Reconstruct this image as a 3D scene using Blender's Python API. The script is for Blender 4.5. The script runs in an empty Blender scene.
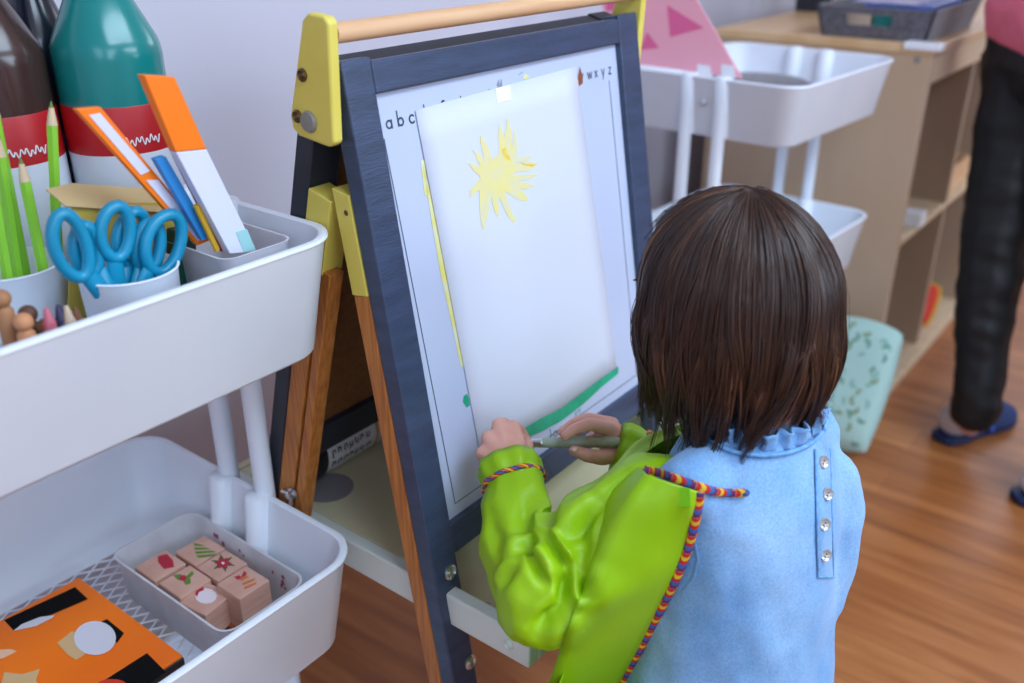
import bpy, bmesh, math, random
from mathutils import Vector, Matrix, noise
from mathutils.bvhtree import BVHTree
random.seed(7)
SC = bpy.context.scene
COL = SC.collection
R = math.radians
PI = math.pi

# ------------------------------------------------------------------ camera
F = 930.0                                   # focal length for a 1024 px wide frame
TH = math.atan(441/930.0)
PSI = R(37.65)
CAM = Vector((0, 0, 1.18))
FW = Vector((math.cos(PSI), math.sin(PSI), 0)); RT = Vector((math.sin(PSI), -math.cos(PSI), 0)); UP = Vector((0, 0, 1))
F3 = FW*math.cos(TH) - UP*math.sin(TH); U3 = FW*math.sin(TH) + UP*math.cos(TH)
cd = bpy.data.cameras.new('camera'); cam = bpy.data.objects.new('camera', cd); COL.objects.link(cam)
cd.sensor_width = 36; cd.lens = F/1024*36; cd.clip_start = .02
m3 = Matrix((RT, U3, -F3)).transposed()
cam.matrix_world = Matrix.Translation(CAM) @ m3.to_4x4()
cd.dof.use_dof = True; cd.dof.focus_distance = .97; cd.dof.aperture_fstop = 3.0
SC.camera = cam

def ray(u, v): return F3 + RT*((u-512)/F) + U3*((341.5-v)/F)
def P(u, v, d): return CAM + ray(u, v)*d
def at(u, v, ax, val):
    d = ray(u, v); i = 'xyz'.index(ax); return CAM + d*((val-CAM[i])/d[i])

# ------------------------------------------------------------------ materials
def lin(h):
    h = h.lstrip('#'); c = [int(h[i:i+2], 16)/255 for i in (0, 2, 4)]
    return tuple(x/12.92 if x <= .04045 else ((x+.055)/1.055)**2.4 for x in c) + (1,)
MATS = {}
def mat(name, col, rough=.5, metal=0, col2=None, nscale=20, stretch=None, bump=0, bscale=None, spec=.5, detail=4, lo=.35, hi=.65, coat=0, transl=0, sheen=0):
    if name in MATS: return MATS[name]
    m = bpy.data.materials.new(name); m.use_nodes = True
    nt = m.node_tree; n = nt.nodes; l = nt.links
    b = n['Principled BSDF']; b.inputs['Base Color'].default_value = lin(col)
    b.inputs['Roughness'].default_value = rough; b.inputs['Metallic'].default_value = metal
    b.inputs['Specular IOR Level'].default_value = spec
    if coat: b.inputs['Coat Weight'].default_value = coat; b.inputs['Coat Roughness'].default_value = .15
    if sheen: b.inputs['Sheen Weight'].default_value = sheen
    tc = n.new('ShaderNodeTexCoord'); mp = n.new('ShaderNodeMapping'); l.new(tc.outputs['Object'], mp.inputs['Vector'])
    if stretch: mp.inputs['Scale'].default_value = stretch
    ns = n.new('ShaderNodeTexNoise'); ns.inputs['Scale'].default_value = nscale; ns.inputs['Detail'].default_value = detail
    l.new(mp.outputs['Vector'], ns.inputs['Vector'])
    if col2:
        rp = n.new('ShaderNodeValToRGB'); rp.color_ramp.elements[0].position = lo; rp.color_ramp.elements[1].position = hi
        rp.color_ramp.elements[0].color = lin(col); rp.color_ramp.elements[1].color = lin(col2)
        l.new(ns.outputs['Fac'], rp.inputs['Fac']); l.new(rp.outputs['Color'], b.inputs['Base Color'])
    if bump:
        n2 = ns
        if bscale:
            n2 = n.new('ShaderNodeTexNoise'); n2.inputs['Scale'].default_value = bscale; n2.inputs['Detail'].default_value = 3
            l.new(mp.outputs['Vector'], n2.inputs['Vector'])
        bp_ = n.new('ShaderNodeBump'); bp_.inputs['Strength'].default_value = bump; bp_.inputs['Distance'].default_value = .002
        l.new(n2.outputs['Fac'], bp_.inputs['Height']); l.new(bp_.outputs['Normal'], b.inputs['Normal'])
    if transl:
        tr = n.new('ShaderNodeBsdfTranslucent'); tr.inputs['Color'].default_value = lin(col)
        mx = n.new('ShaderNodeMixShader'); mx.inputs[0].default_value = transl
        l.new(b.outputs[0], mx.inputs[1]); l.new(tr.outputs[0], mx.inputs[2]); l.new(mx.outputs[0], n['Material Output'].inputs['Surface'])
    MATS[name] = m
    return m

# ------------------------------------------------------------------ mesh helpers
WL = {}                                     # world place of every object's origin
class B:
    def __init__(s): s.bm = bmesh.new()
    def hull(s, pts):
        vs = [s.bm.verts.new(p) for p in pts]
        r = bmesh.ops.convex_hull(s.bm, input=vs)
        dead = list({g for g in r['geom_interior'] + r['geom_unused'] if isinstance(g, bmesh.types.BMVert) and g.is_valid and not g.link_faces})
        if dead: bmesh.ops.delete(s.bm, geom=dead, context='VERTS')
        return s
    def box(s, c, size, rot=None):
        c = Vector(c); h = Vector(size)/2; vs = []
        for i in range(8):
            p = Vector((h.x*(1 if i & 1 else -1), h.y*(1 if i & 2 else -1), h.z*(1 if i & 4 else -1)))
            if rot: p = rot @ p
            vs.append(s.bm.verts.new(c+p))
        for f in ((0,2,3,1),(4,5,7,6),(0,1,5,4),(2,6,7,3),(0,4,6,2),(1,3,7,5)): s.bm.faces.new([vs[i] for i in f])
        return s
    def bx(s, x0, x1, y0, y1, z0, z1): return s.box(((x0+x1)/2, (y0+y1)/2, (z0+z1)/2), (x1-x0, y1-y0, z1-z0))
    def prism(s, pts, vec):
        vec = Vector(vec); a = [s.bm.verts.new(p) for p in pts]; b = [s.bm.verts.new(Vector(p)+vec) for p in pts]; n = len(a)
        s.bm.faces.new(a[::-1]); s.bm.faces.new(b)
        for i in range(n): s.bm.faces.new((a[i], a[(i+1) % n], b[(i+1) % n], b[i]))
        return s
    def loft(s, rings, cap=True, closed=True):
        rs = [[s.bm.verts.new(p) for p in r] for r in rings]
        n = len(rs[0])
        for a, b in zip(rs, rs[1:]):
            for i in range(n if closed else n-1):
                j = (i+1) % n; s.bm.faces.new((a[i], a[j], b[j], b[i]))
        if cap and closed: s.bm.faces.new(rs[0][::-1]); s.bm.faces.new(rs[-1])
        return s
    def tube(s, pts, rad, n=10, cap=True, flat=1, ref=None):
        pts = [Vector(p) for p in pts]; rings = []; prev = None
        for i, p in enumerate(pts):
            t = (pts[min(i+1, len(pts)-1)] - pts[max(i-1, 0)]).normalized()
            if prev is None:
                r0 = Vector(ref) if ref else (Vector((0,0,1)) if abs(t.z) < .9 else Vector((1,0,0)))
            else: r0 = prev
            a = (r0 - t*r0.dot(t)).normalized(); prev = a; b = t.cross(a)
            r = rad[i] if isinstance(rad, (list, tuple)) else rad
            rings.append([p + a*(math.cos(2*PI*k/n)*r*flat) + b*(math.sin(2*PI*k/n)*r) for k in range(n)])
        return s.loft(rings, cap)
    def lathe(s, prof, c, n=28, axis=(0,0,1), cap=True):
        c = Vector(c); q = Vector((0,0,1)).rotation_difference(Vector(axis))
        return s.loft([[c + q @ Vector((r*math.cos(2*PI*k/n), r*math.sin(2*PI*k/n), z)) for k in range(n)] for r, z in prof], cap)
    def ring(s, pts, rad, n=8):              # closed tube
        pts = [Vector(p) for p in pts]; m = len(pts); cen = sum(pts, Vector())/m
        nrm = (pts[0]-cen).cross(pts[m//4]-cen).normalized(); rs = []
        for i, p in enumerate(pts):
            t = (pts[(i+1) % m]-pts[i-1]).normalized(); a = t.cross(nrm).normalized()
            rs.append([s.bm.verts.new(p + a*(math.cos(2*PI*k/n)*rad) + nrm*(math.sin(2*PI*k/n)*rad)) for k in range(n)])
        for i in range(m):
            a, b = rs[i], rs[(i+1) % m]
            for k in range(n): s.bm.faces.new((a[k], a[(k+1) % n], b[(k+1) % n], b[k]))
        return s
    def grid(s, rows, thick=0):
        vs = [[s.bm.verts.new(p) for p in r] for r in rows]
        for a, b in zip(vs, vs[1:]):
            for i in range(len(a)-1): s.bm.faces.new((a[i], a[i+1], b[i+1], b[i]))
        return s
    def sph(s, c, r, sx=1, sy=1, sz=1, n=2):
        M_ = Matrix.Translation(Vector(c)) @ Matrix.Diagonal((r*sx, r*sy, r*sz, 1))
        bmesh.ops.create_icosphere(s.bm, subdivisions=n, radius=1, matrix=M_); return s
    def cap(s, a, b, ra, rb, n=2):           # tapered capsule
        t = bmesh.new(); pts = []
        bmesh.ops.create_icosphere(t, subdivisions=n, radius=1); us = [v.co.copy() for v in t.verts]; t.free()
        for u in us: pts += [Vector(a)+u*ra, Vector(b)+u*rb]
        return s.hull(pts)
    def build(s, name, m, parent=None, smooth=40, bevel=0, base=None, seg=2, solid=0, sub=0):
        bm = s.bm
        bmesh.ops.recalc_face_normals(bm, faces=bm.faces)
        if parent is not None: o0 = WL[parent.name]
        elif base is not None: o0 = Vector(base)
        else:
            xs = [v.co for v in bm.verts]
            o0 = Vector(((min(p.x for p in xs)+max(p.x for p in xs))/2, (min(p.y for p in xs)+max(p.y for p in xs))/2, min(p.z for p in xs)))
        for v in bm.verts: v.co -= o0
        me = bpy.data.meshes.new(name); bm.to_mesh(me); bm.free()
        return link(name, me, m, parent, o0, smooth, bevel, seg, solid, sub)
def link(name, me, m, parent, o0, smooth=40, bevel=0, seg=2, solid=0, sub=0):
    o = bpy.data.objects.new(name, me); COL.objects.link(o)
    for mm in (m if isinstance(m, (list, tuple)) else [m]): me.materials.append(mm)
    if smooth:
        for p in me.polygons: p.use_smooth = True
        if smooth < 180: me.set_sharp_from_angle(angle=R(smooth))
    if parent is not None: o.parent = parent
    else: o.location = o0
    WL[o.name] = o0.copy()
    if solid:
        md = o.modifiers.new('Solidify', 'SOLIDIFY'); md.thickness = solid; md.offset = 0
    if bevel:
        md = o.modifiers.new('Bevel', 'BEVEL'); md.width = bevel; md.segments = seg; md.limit_method = 'ANGLE'; md.angle_limit = R(35); md.harden_normals = True
    if sub:
        md = o.modifiers.new('Subdivision', 'SUBSURF'); md.levels = sub; md.render_levels = sub
    return o
def thing(name, loc, label, cat, group=None):
    o = bpy.data.objects.new(name, None); COL.objects.link(o); o.location = loc; o.empty_display_size = .05
    WL[o.name] = Vector(loc); return tag(o, label, cat, group)
def tag(o, label, cat, group=None):
    o['label'] = label; o['category'] = cat
    if group: o['group'] = group
    return o
def struct(o): o['kind'] = 'structure'; return o
def union(b, name, voxel, smooth=5, fn=None, it=None):      # fuse overlapping hulls into one skin
    me = bpy.data.meshes.new(name+'_raw'); bmesh.ops.recalc_face_normals(b.bm, faces=b.bm.faces); b.bm.to_mesh(me); b.bm.free()
    o = bpy.data.objects.new(name+'_raw', me); COL.objects.link(o)
    md = o.modifiers.new('r', 'REMESH'); md.mode = 'VOXEL'; md.voxel_size = voxel
    sm = o.modifiers.new('s', 'SMOOTH'); sm.factor = .5; sm.iterations = smooth
    dg = bpy.context.evaluated_depsgraph_get(); dg.update()
    out = bpy.data.meshes.new_from_object(o.evaluated_get(dg)); out.name = name
    bpy.data.objects.remove(o); bpy.data.meshes.remove(me)
    if fn:
        nr = [v.normal.copy() for v in out.vertices]
        for v, n_ in zip(out.vertices, nr): v.co = fn(v.co.copy(), n_)
        out.update()
    return out
def place(me, name, m, parent=None, base=(0,0,0), smooth=180):
    o0 = WL[parent.name] if parent is not None else Vector(base)
    for v in me.vertices: v.co -= o0
    me.update()
    me.materials.clear()
    return link(name, me, m, parent, o0, smooth)
def rrect(cx, cy, z, hx, hy, r, n=6, rot=0):
    pts = []
    for sx, sy, a0 in ((1,1,0),(-1,1,90),(-1,-1,180),(1,-1,270)):
        for k in range(n+1):
            a = R(a0+90*k/n); pts.append(Vector((sx*(hx-r)+r*math.cos(a), sy*(hy-r)+r*math.sin(a), 0)))
    M_ = Matrix.Rotation(rot, 3, 'Z')
    return [Vector((cx, cy, z)) + M_ @ p for p in pts]
def frect(c, ux, uy): return None
def lerp(a, b, t): return a + (b-a)*t
def interp(tab, z):                         # piecewise linear table
    if z <= tab[0][0]: return tab[0][1:]
    for a, b in zip(tab, tab[1:]):
        if z <= b[0]:
            t = (z-a[0])/(b[0]-a[0]); return tuple(lerp(p, q, t) for p, q in zip(a[1:], b[1:]))
    return tab[-1][1:]
def catmull(pts, n):
    pts = [Vector(p) for p in pts]; out = []
    for i in range(len(pts)-1):
        p0, p1, p2, p3 = pts[max(i-1,0)], pts[i], pts[i+1], pts[min(i+2,len(pts)-1)]
        for k in range(n):
            t = k/n; out.append(.5*((2*p1)+(p2-p0)*t+(2*p0-5*p1+4*p2-p3)*t*t+(3*p1-p0-3*p2+p3)*t**3))
    return out + [pts[-1]]
D = .08

# ------------------------------------------------------------------ materials of the room and furniture
m_wall = mat('wall_paint', '#cfcbd6', .8, bump=.05, nscale=60)
m_ceil = mat('ceiling_paint', '#e8e6e3', .9)
m_white = mat('white_metal', '#e6edf7', .38, col2='#ecf1f9', nscale=6, bump=.03, bscale=300)
m_navy = mat('navy_paint', '#333f56', .36, col2='#3c4a66', nscale=14, stretch=(1, 1, 6), bump=.25, bscale=90)
m_navy2 = mat('dark_navy_paint', '#22262f', .5, col2='#2b303c', nscale=14)
m_yel = mat('yellow_paint', '#e6d565', .5, col2='#dfcc58', nscale=10, bump=.08)
m_ply = mat('plywood_edge', '#c78038', .5, col2='#a5602a', nscale=9, stretch=(22, 22, 1.2), detail=3)
m_cream = mat('cream_paint', '#ddd7b2', .5, col2='#d2cba4', nscale=7)
m_trayw = mat('pale_mint_paint', '#dfe7e0', .5)
m_dowel = mat('bare_beech', '#d9a87c', .55, col2='#e2b78c', nscale=8, stretch=(1, 14, 14))
m_birch = mat('birch_ply', '#bfa184', .45, col2='#cbb094', nscale=5, stretch=(1, 1, .3), detail=6)
m_birch_shaded = mat('birch_shaded', '#a88f78', .5, col2='#b59c84', nscale=5, stretch=(1, 1, .3), detail=6)  # same birch, darkened to carry the shade inside the bays
m_edge = mat('birch_edge', '#dcc2a0', .5, col2='#d0b490', nscale=30, stretch=(1, 1, 8))
m_masonite = mat('brown_hardboard', '#8a5a2c', .7, col2='#7a4e25', nscale=120)
m_steel = mat('steel', '#c9ccd1', .28, 1)
m_steel_d = mat('grey_plastic', '#8a877e', .5)
m_brass = mat('dark_bolt', '#6b5636', .4, .7)
m_poster = mat('laminated_poster', '#c3cbe2', .25, col2='#bbc5df', nscale=3)
m_ink = mat('printed_ink', '#4c5568', .5)
m_paper = mat('drawing_paper', '#d3d6e4', .7, bump=.02, nscale=200)
m_tape = mat('white_tape', '#f4f4f8', .3)
m_black = mat('black_plastic', '#15161a', .4)
m_felt = mat('grey_felt', '#55535a', .95, col2='#6d6b73', nscale=90, sheen=.3)
m_pink = mat('pink_card', '#ffb2c2', .7)
m_dpink = mat('dark_pink_card', '#ee6a9c', .7)
m_red = mat('red_fabric', '#d4331e', .7)
m_gold = mat('yellow_fabric', '#d9a531', .7)
m_teal_b = mat('teal_box', '#0d8a80', .4)
m_beige = mat('beige_box', '#e2c9ae', .5)
m_blue = mat('blue_print', '#4a68b8', .4)

# floor: planks along Y
mf = bpy.data.materials.new('wood_floor'); mf.use_nodes = True
nt = mf.node_tree; nn = nt.nodes; ll = nt.links; bs = nn['Principled BSDF']
tc = nn.new('ShaderNodeTexCoord'); mp = nn.new('ShaderNodeMapping'); mp.inputs['Rotation'].default_value = (0, 0, R(90))
ll.new(tc.outputs['Object'], mp.inputs['Vector'])
br = nn.new('ShaderNodeTexBrick'); br.inputs['Scale'].default_value = 1; br.inputs['Brick Width'].default_value = 1.1; br.inputs['Row Height'].default_value = .115
br.inputs['Mortar Size'].default_value = .0012; br.inputs['Color1'].default_value = (.25, .25, .25, 1); br.inputs['Color2'].default_value = (.75, .75, .75, 1); br.inputs['Mortar'].default_value = (0, 0, 0, 1)
br.offset = .37
ll.new(mp.outputs[0], br.inputs['Vector'])
mp2 = nn.new('ShaderNodeMapping'); mp2.inputs['Scale'].default_value = (16, 1.6, 1); ll.new(tc.outputs['Object'], mp2.inputs['Vector'])
n1 = nn.new('ShaderNodeTexNoise'); n1.inputs['Scale'].default_value = 1.6; n1.inputs['Detail'].default_value = 7; n1.inputs['Distortion'].default_value = .6; ll.new(mp2.outputs[0], n1.inputs['Vector'])
ad = nn.new('ShaderNodeMath'); ad.operation = 'MULTIPLY_ADD'; ad.inputs[1].default_value = .42
ll.new(br.outputs['Color'], ad.inputs[0]); ll.new(n1.outputs['Fac'], ad.inputs[2])
rp = nn.new('ShaderNodeValToRGB'); e = rp.color_ramp.elements
e[0].position = .3; e[0].color = lin('#744020'); e[1].position = 1.0; e[1].color = lin('#bd7d49')
k_ = e.new(.62); k_.color = lin('#9a5a2b')
ll.new(ad.outputs[0], rp.inputs['Fac']); ll.new(rp.outputs[0], bs.inputs['Base Color'])
bs.inputs['Roughness'].default_value = .42
bpn = nn.new('ShaderNodeBump'); bpn.inputs['Strength'].default_value = .12; bpn.inputs['Distance'].default_value = .002
ll.new(br.outputs['Fac'], bpn.inputs['Height']); bpn.invert = True; ll.new(bpn.outputs[0], bs.inputs['Normal'])

# ------------------------------------------------------------------ the setting
struct(B().bx(-2.2, 5.4, -3.4, 1.2, -.05, 0).build('floor', mf, smooth=0, base=(0, 0, 0)))
struct(B().bx(-2.2, 5.4, 1.2, 1.3, 0, 2.6).build('wall_back', m_wall, smooth=0))
struct(B().bx(5.4, 5.5, -3.4, 1.3, 0, 2.6).build('wall_right', m_wall, smooth=0))
struct(B().bx(-2.3, -2.2, -3.4, 1.3, 0, 2.6).build('wall_left', m_wall, smooth=0))
struct(B().bx(-2.3, 5.5, -3.5, -3.4, 0, 2.6).build('wall_front', m_wall, smooth=0))
struct(B().bx(-2.2, 5.4, -3.4, 1.2, 2.6, 2.7).build('ceiling', m_ceil, smooth=0))
struct(B().bx(-2.2, 5.4, 1.187, 1.2, 0, .09).build('baseboard_back', mat('baseboard_white', '#e2e0de', .5), smooth=0, bevel=.004))

# ------------------------------------------------------------------ utility carts
def cart(cx, cy, rot, hx, hy, trays, label):
    t = thing('utility_cart', (cx, cy, 0), label, 'cart')
    def W(x, y, z): return Vector((cx, cy, z)) + Matrix.Rotation(rot, 3, 'Z') @ Vector((x, y, 0))
    ps = .036
    hx0 = hx
    for name, zt, zb, mesh in trays:
        hx = hx0 - (.012 if mesh else 0)
        prof = [(zb, -.02, .036), (zb+.004, -.016, .040), (zt-.004, 0, .046), (zt, .0035, .049), (zt+.003, .003, .049), (zt+.004, -.001, .047), (zt+.002, -.0045, .044), (zt-.008, -.006, .043), (zb+.014, -.022, .036), (zb+.004, -.034, .03)]
        rings = [rrect(cx, cy, z, hx+d, hy+d, r, 7, rot) for z, d, r in prof]
        b = B()
        if mesh:
            rings2 = rings + [rrect(cx, cy, zb+.002, hx-.04, hy-.04, .036, 7, rot), rrect(cx, cy, zb, hx-.04, hy-.04, .036, 7, rot)]
            b.loft(rings2 + [rings[0]], cap=False)
        else:
            b.loft(rings)
        for sx in (-1, 1):
            for sy in (-1, 1):                                  # pressed channels that hold the posts
                x = sx*(hx-.004)
                b.tube([W(sx*(hx-.008), sy*ps, zt+.006), W(sx*(hx-.008), sy*ps, zt+.002), W(sx*(hx-.020), sy*ps, zb+.004)], [.013, .0165, .0165], 14)
        o = b.build(name, m_white, t, smooth=50)
        if mesh:
            g = B(); x0, y0 = hx-.042, hy-.042; sp = .0185; sl = .62      # expanded-metal diamonds
            for sg in (-1, 1):
                k = -y0 - x0*sl*1.0
                n_ = int((2*y0+2*x0*sl)/ (sp*1.0))+1
                for i in range(n_):
                    c0 = -y0-x0*sl + i*sp                         # y = c0 + sg*sl*x
                    xs = sorted([(-y0-c0)/(sg*sl), (y0-c0)/(sg*sl)]); a_, b_ = max(-x0, xs[0]), min(x0, xs[1])
                    if b_-a_ < .004: continue
                    g.tube([W(a_, c0+sg*sl*a_, zb+.003), W(b_, c0+sg*sl*b_, zb+.003)], .0015, 4)
            g.build('mesh_bottom', m_white, o, smooth=0)
        for sx in (-1, 1): B().sph(W(sx*(hx-.004), 0, zt-.045), .0075, n=2).build('bolt', m_steel, o, smooth=180)
    top = trays[0][1]; hx = hx0
    for sx in (-1, 1):
        for sy in (-1, 1):
            B().tube([W(sx*(hx-.008), sy*ps, .075), W(sx*(hx-.008), sy*ps, top-.01)], .0125, 14).build('post', m_white, t)
    for sx in (-1, 1):
        for sy in (-1, 1):
            c = W(sx*(hx-.05), sy*(hy-.05), .03)
            w = B(); w.lathe([(.006, -.012), (.027, -.012), (.03, -.008), (.03, .008), (.027, .012), (.006, .012)], c, 18, (1, 0, 0))
            w.box(c+Vector((0, 0, .036)), (.036, .016, .03)); w.tube([c+Vector((0,0,.05)), c+Vector((0,0,trays[-1][2]+.004))], .006, 8)
            w.build('caster', m_black, t)
    return t
LCX, LCY = .357, .870
cart(LCX, LCY, 0, .2285, .211, [('upper_tray', .885, .762, False), ('middle_tray', .512, .385, True), ('lower_tray', .16, .075, False)],
     'white metal trolley beside the easel, holding bottles, pencils and teal scissors')
cart(1.85, .785, R(-3), .234, .188, [('upper_tray', .882, .772, False), ('middle_tray', .548, .43, False), ('lower_tray', .225, .11, False)],
     'white metal trolley behind the child and in front of the wooden shelf')

# ------------------------------------------------------------------ wooden cubby shelf
sx0, sx1, sy0, sy1, szt = 2.205, 3.45, .55, 1.07, .897
sh = thing('cubby_shelf', (sx0, sy0, 0), 'light birch cubby shelf with open bays behind the white trolley', 'shelf')
B().bx(sx0, sx0+.02, sy0, sy1, 0, szt-.022).build('side_panel', m_birch, sh, bevel=.002)
B().bx(sx1-.02, sx1, sy0, sy1, 0, szt-.022).build('side_panel', m_birch, sh, bevel=.002)
B().bx(sx0-.002, sx1+.002, sy0-.004, sy1, szt-.022, szt).build('top_board', mat('birch_top', '#d6ad7c', .42, col2='#e0bd90', nscale=4, stretch=(.35, 3, 1), detail=6), sh, bevel=.004)
B().bx(sx0+.02, sx1-.02, sy0+.002, sy0+.02, szt-.085, szt-.022).build('apron', m_edge, sh, bevel=.002)
B().bx(sx0+.02, sx1-.02, sy0+.004, sy1-.01, .43, .448).build('middle_board', m_edge, sh, bevel=.002)
B().bx(sx0+.02, sx1-.02, sy0-.02, sy1-.01, .0, .03).build('plinth_board', m_edge, sh, bevel=.003)
B().bx(sx0+.02, sx1-.02, sy1-.012, sy1, .03, szt-.022).build('back_board', m_birch_shaded, sh)
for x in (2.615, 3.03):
    B().bx(x, x+.018, sy0+.002, sy1-.012, .448, szt-.022).build('divider', m_birch_shaded, sh, bevel=.002)
    B().bx(x, x+.018, sy0+.002, sy1-.012, .03, .43).build('divider', m_birch_shaded, sh, bevel=.002)
g = B(); q = at(921, 44, 'x', sx0)
g.bx(sx0-.008, sx0+.03, q.y-.045, q.y+.035, szt-.012, szt+.005); o = g.build('corner_guard', mat('white_plastic', '#eeeff2', .35), sh, bevel=.004); o['label'] = 'white plastic corner guard'
q = at(917, 60, 'x', sx0); B().lathe([(.0, -.003), (.008, -.003), (.008, 0), (0, .001)], q, 14, (-1, 0, 0)).build('screw_cap', m_steel_d, sh)

# felt tray on the shelf, slanting sides, a slot in the side that faces the trolley
def hexa(b, quad, vec): return b.prism([Vector(p) for p in quad], vec)
fx0, fx1, fy0, fy1, fz0, fz1, fl = 2.232, 2.60, .578, .812, szt, szt+.068, .016
ft = thing('felt_tray', ((fx0+fx1)/2, (fy0+fy1)/2, fz0), 'dark grey felt tray with a hand slot on the shelf top', 'tray')
def wallpt(side, t, h):                      # point on a slanted wall, t along, h up
    k = fl*h; z = fz0+(fz1-fz0)*h
    a = {'w': (Vector((fx0-k, fy1+k, z)), Vector((fx0-k, fy0-k, z))), 'e': (Vector((fx1+k, fy0-k, z)), Vector((fx1+k, fy1+k, z))),
         's': (Vector((fx0-k, fy0-k, z)), Vector((fx1+k, fy0-k, z))), 'n': (Vector((fx1+k, fy1+k, z)), Vector((fx0-k, fy1+k, z)))}[side]
    return a[0].lerp(a[1], t)
b = B()
inn = {'w': (.008, 0, 0), 'e': (-.008, 0, 0), 's': (0, .008, 0), 'n': (0, -.008, 0)}
def wq(side, t0, t1, h0, h1): b.prism([wallpt(side, t0, h0), wallpt(side, t1, h0), wallpt(side, t1, h1), wallpt(side, t0, h1)], inn[side])
for sd_ in 'esn': wq(sd_, 0, 1, 0, 1)
wq('w', 0, .26, 0, 1); wq('w', .66, 1, 0, 1); wq('w', .26, .66, 0, .42); wq('w', .26, .66, .78, 1)
b.bx(fx0, fx1, fy0, fy1, fz0, fz0+.006); b.build('felt_body', m_felt, ft, smooth=30)
tag(B().bx(fx0+.012, fx0+.07, fy0+.085, fy0+.125, fz0+.006, fz0+.062).build('box', m_teal_b, bevel=.002), 'small teal box showing through the slot of the felt tray', 'box')
tag(B().bx(fx0+.012, fx0+.07, fy0+.13, fy0+.2, fz0+.006, fz0+.054).build('box', m_beige, bevel=.002), 'small beige box beside the teal one in the felt tray', 'box')
bk = thing('booklet', (fx0+.2, fy0+.12, fz0+.05), 'booklet with a blue and white cover lying on top in the felt tray', 'booklet')
B().bx(fx0+.08, fx0+.35, fy0+.02, fy0+.17, fz0+.05, fz0+.068).build('cover', m_blue, bk, bevel=.002)
B().bx(fx0+.075, fx0+.32, fy0+.06, fy0+.20, fz0+.0685, fz0+.071).build('cover_sheet', mat('pale_print', '#c9c6da', .4, col2='#8f93c8', nscale=30), bk)
B().bx(fx0+.08, fx0+.34, fy0+.03, fy0+.16, fz0+.007, fz0+.05).build('pages', m_paper, bk)
# what stands at the back of the shelf top
o = B(); o.bx(2.70, 2.715, .97, 1.07, szt, szt+.17); tag(o.build('photo_stand', m_navy2, bevel=.003), 'dark narrow stand at the back of the shelf top', 'stand')
o = thing('picture_card', (2.75, 1.02, szt), 'pale printed card standing behind the felt tray', 'card')
B().box((2.80, .98, szt+.08), (.012, .17, .16), Matrix.Rotation(R(6), 3, 'Y')).build('card_sheet', mat('card_print', '#e6dcdc', .5, col2='#d6b9b4', nscale=25), o, bevel=.001)
o = thing('wooden_box', (3.14, .85, szt), 'orange-brown wooden box on the far end of the shelf top', 'box')
wb = B(); wb.bx(3.03, 3.25, .74, .98, szt, szt+.16); wb.build('box_body', mat('orange_wood', '#c98532', .5, col2='#b8752a', nscale=8, stretch=(1, 6, 6)), o, bevel=.003)
B().bx(3.025, 3.255, .735, .985, szt+.16, szt+.172).build('lid', m_edge, o, bevel=.003)

# in the bays
z1 = .448
p = at(912, 226, 'z', z1)
c = thing('paper_stack', (p.x+.03, p.y, z1), 'white stack of paper on the middle board of the near bay', 'paper')
B().bx(p.x-.01, p.x+.04, p.y-.02, p.y+.05, z1, z1+.035).build('sheets', mat('white_paper', '#e8e8ea', .7), c, bevel=.002)
p = at(945, 203, 'z', z1+.03)
c = thing('wooden_tray', (2.80, .70, z1), 'pale wooden tray with blocks on the middle board of the second bay', 'tray')
w = B(); x0, x1, y0, y1 = 2.66, 2.95, .58, .92
w.bx(x0, x1, y0, y1, z1, z1+.01); w.bx(x0, x0+.01, y0, y1, z1+.01, z1+.06); w.bx(x1-.01, x1, y0, y1, z1+.01, z1+.06); w.bx(x0+.01, x1-.01, y0, y0+.01, z1+.01, z1+.06); w.bx(x0+.01, x1-.01, y1-.01, y1, z1+.01, z1+.06)
w.build('tray_body', m_dowel, c, bevel=.001)
c = thing('wooden_block', (2.80, .80, z1+.01), 'dark brown wooden block in the pale tray of the second bay', 'block')
B().bx(2.70, 2.88, .72, .88, z1+.01, z1+.1).build('block_body', mat('dark_wood', '#4a2c1c', .5), c, bevel=.004)
# red cushion on the bottom board, second bay
c = thing('floor_cushion', (2.74, .62, .03), 'red cushion with yellow edge in the bottom of the second bay', 'cushion')
def pillow(b, cen, ax, ay, az, ux, uy, uz, n=14, rnd=.0):
    for sgn in (1, -1):
        rows = []
        for i in range(n+1):
            r_ = []
            for j in range(n+1):
                a, d = -1+2*i/n, -1+2*j/n
                h = max(0, (1-a**4)*(1-d**4))**.5
                pin = 1-.10*(a*a*d*d)
                r_.append(Vector(cen)+Vector(ux)*(a*ax*(1-.06*(1-abs(d))*0)*pin)+Vector(uy)*(d*ay*pin)+Vector(uz)*(sgn*az*h))
            rows.append(r_)
        b.grid(rows)
    bmesh.ops.remove_doubles(b.bm, verts=b.bm.verts, dist=.0005)
    return b
ex = Vector((1, 0, 0)); ey = Vector((0, 1, 0)); ez = Vector((0, 0, 1))
t_ = R(-52); ux = Vector((math.cos(t_), 0, -math.sin(t_)))
RCU = Vector((2.765, .615, .095))
pillow(B(), RCU, .066, .062, .028, ux, ey, ux.cross(ey)).build('cushion_cover', m_red, c, smooth=180)
rg = [RCU + ux*(.0594*a) + ey*(.0558*d_) for a, d_ in [(-1,-1),(-.5,-1.1),(0,-1.11),(.5,-1.1),(1,-1),(1.1,-.5),(1.11,0),(1.1,.5),(1,1),(.5,1.1),(0,1.11),(-.5,1.1),(-1,1),(-1.1,.5),(-1.11,0),(-1.1,-.5)]]
B().ring(rg, .006).build('piping', m_gold, c)

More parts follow.
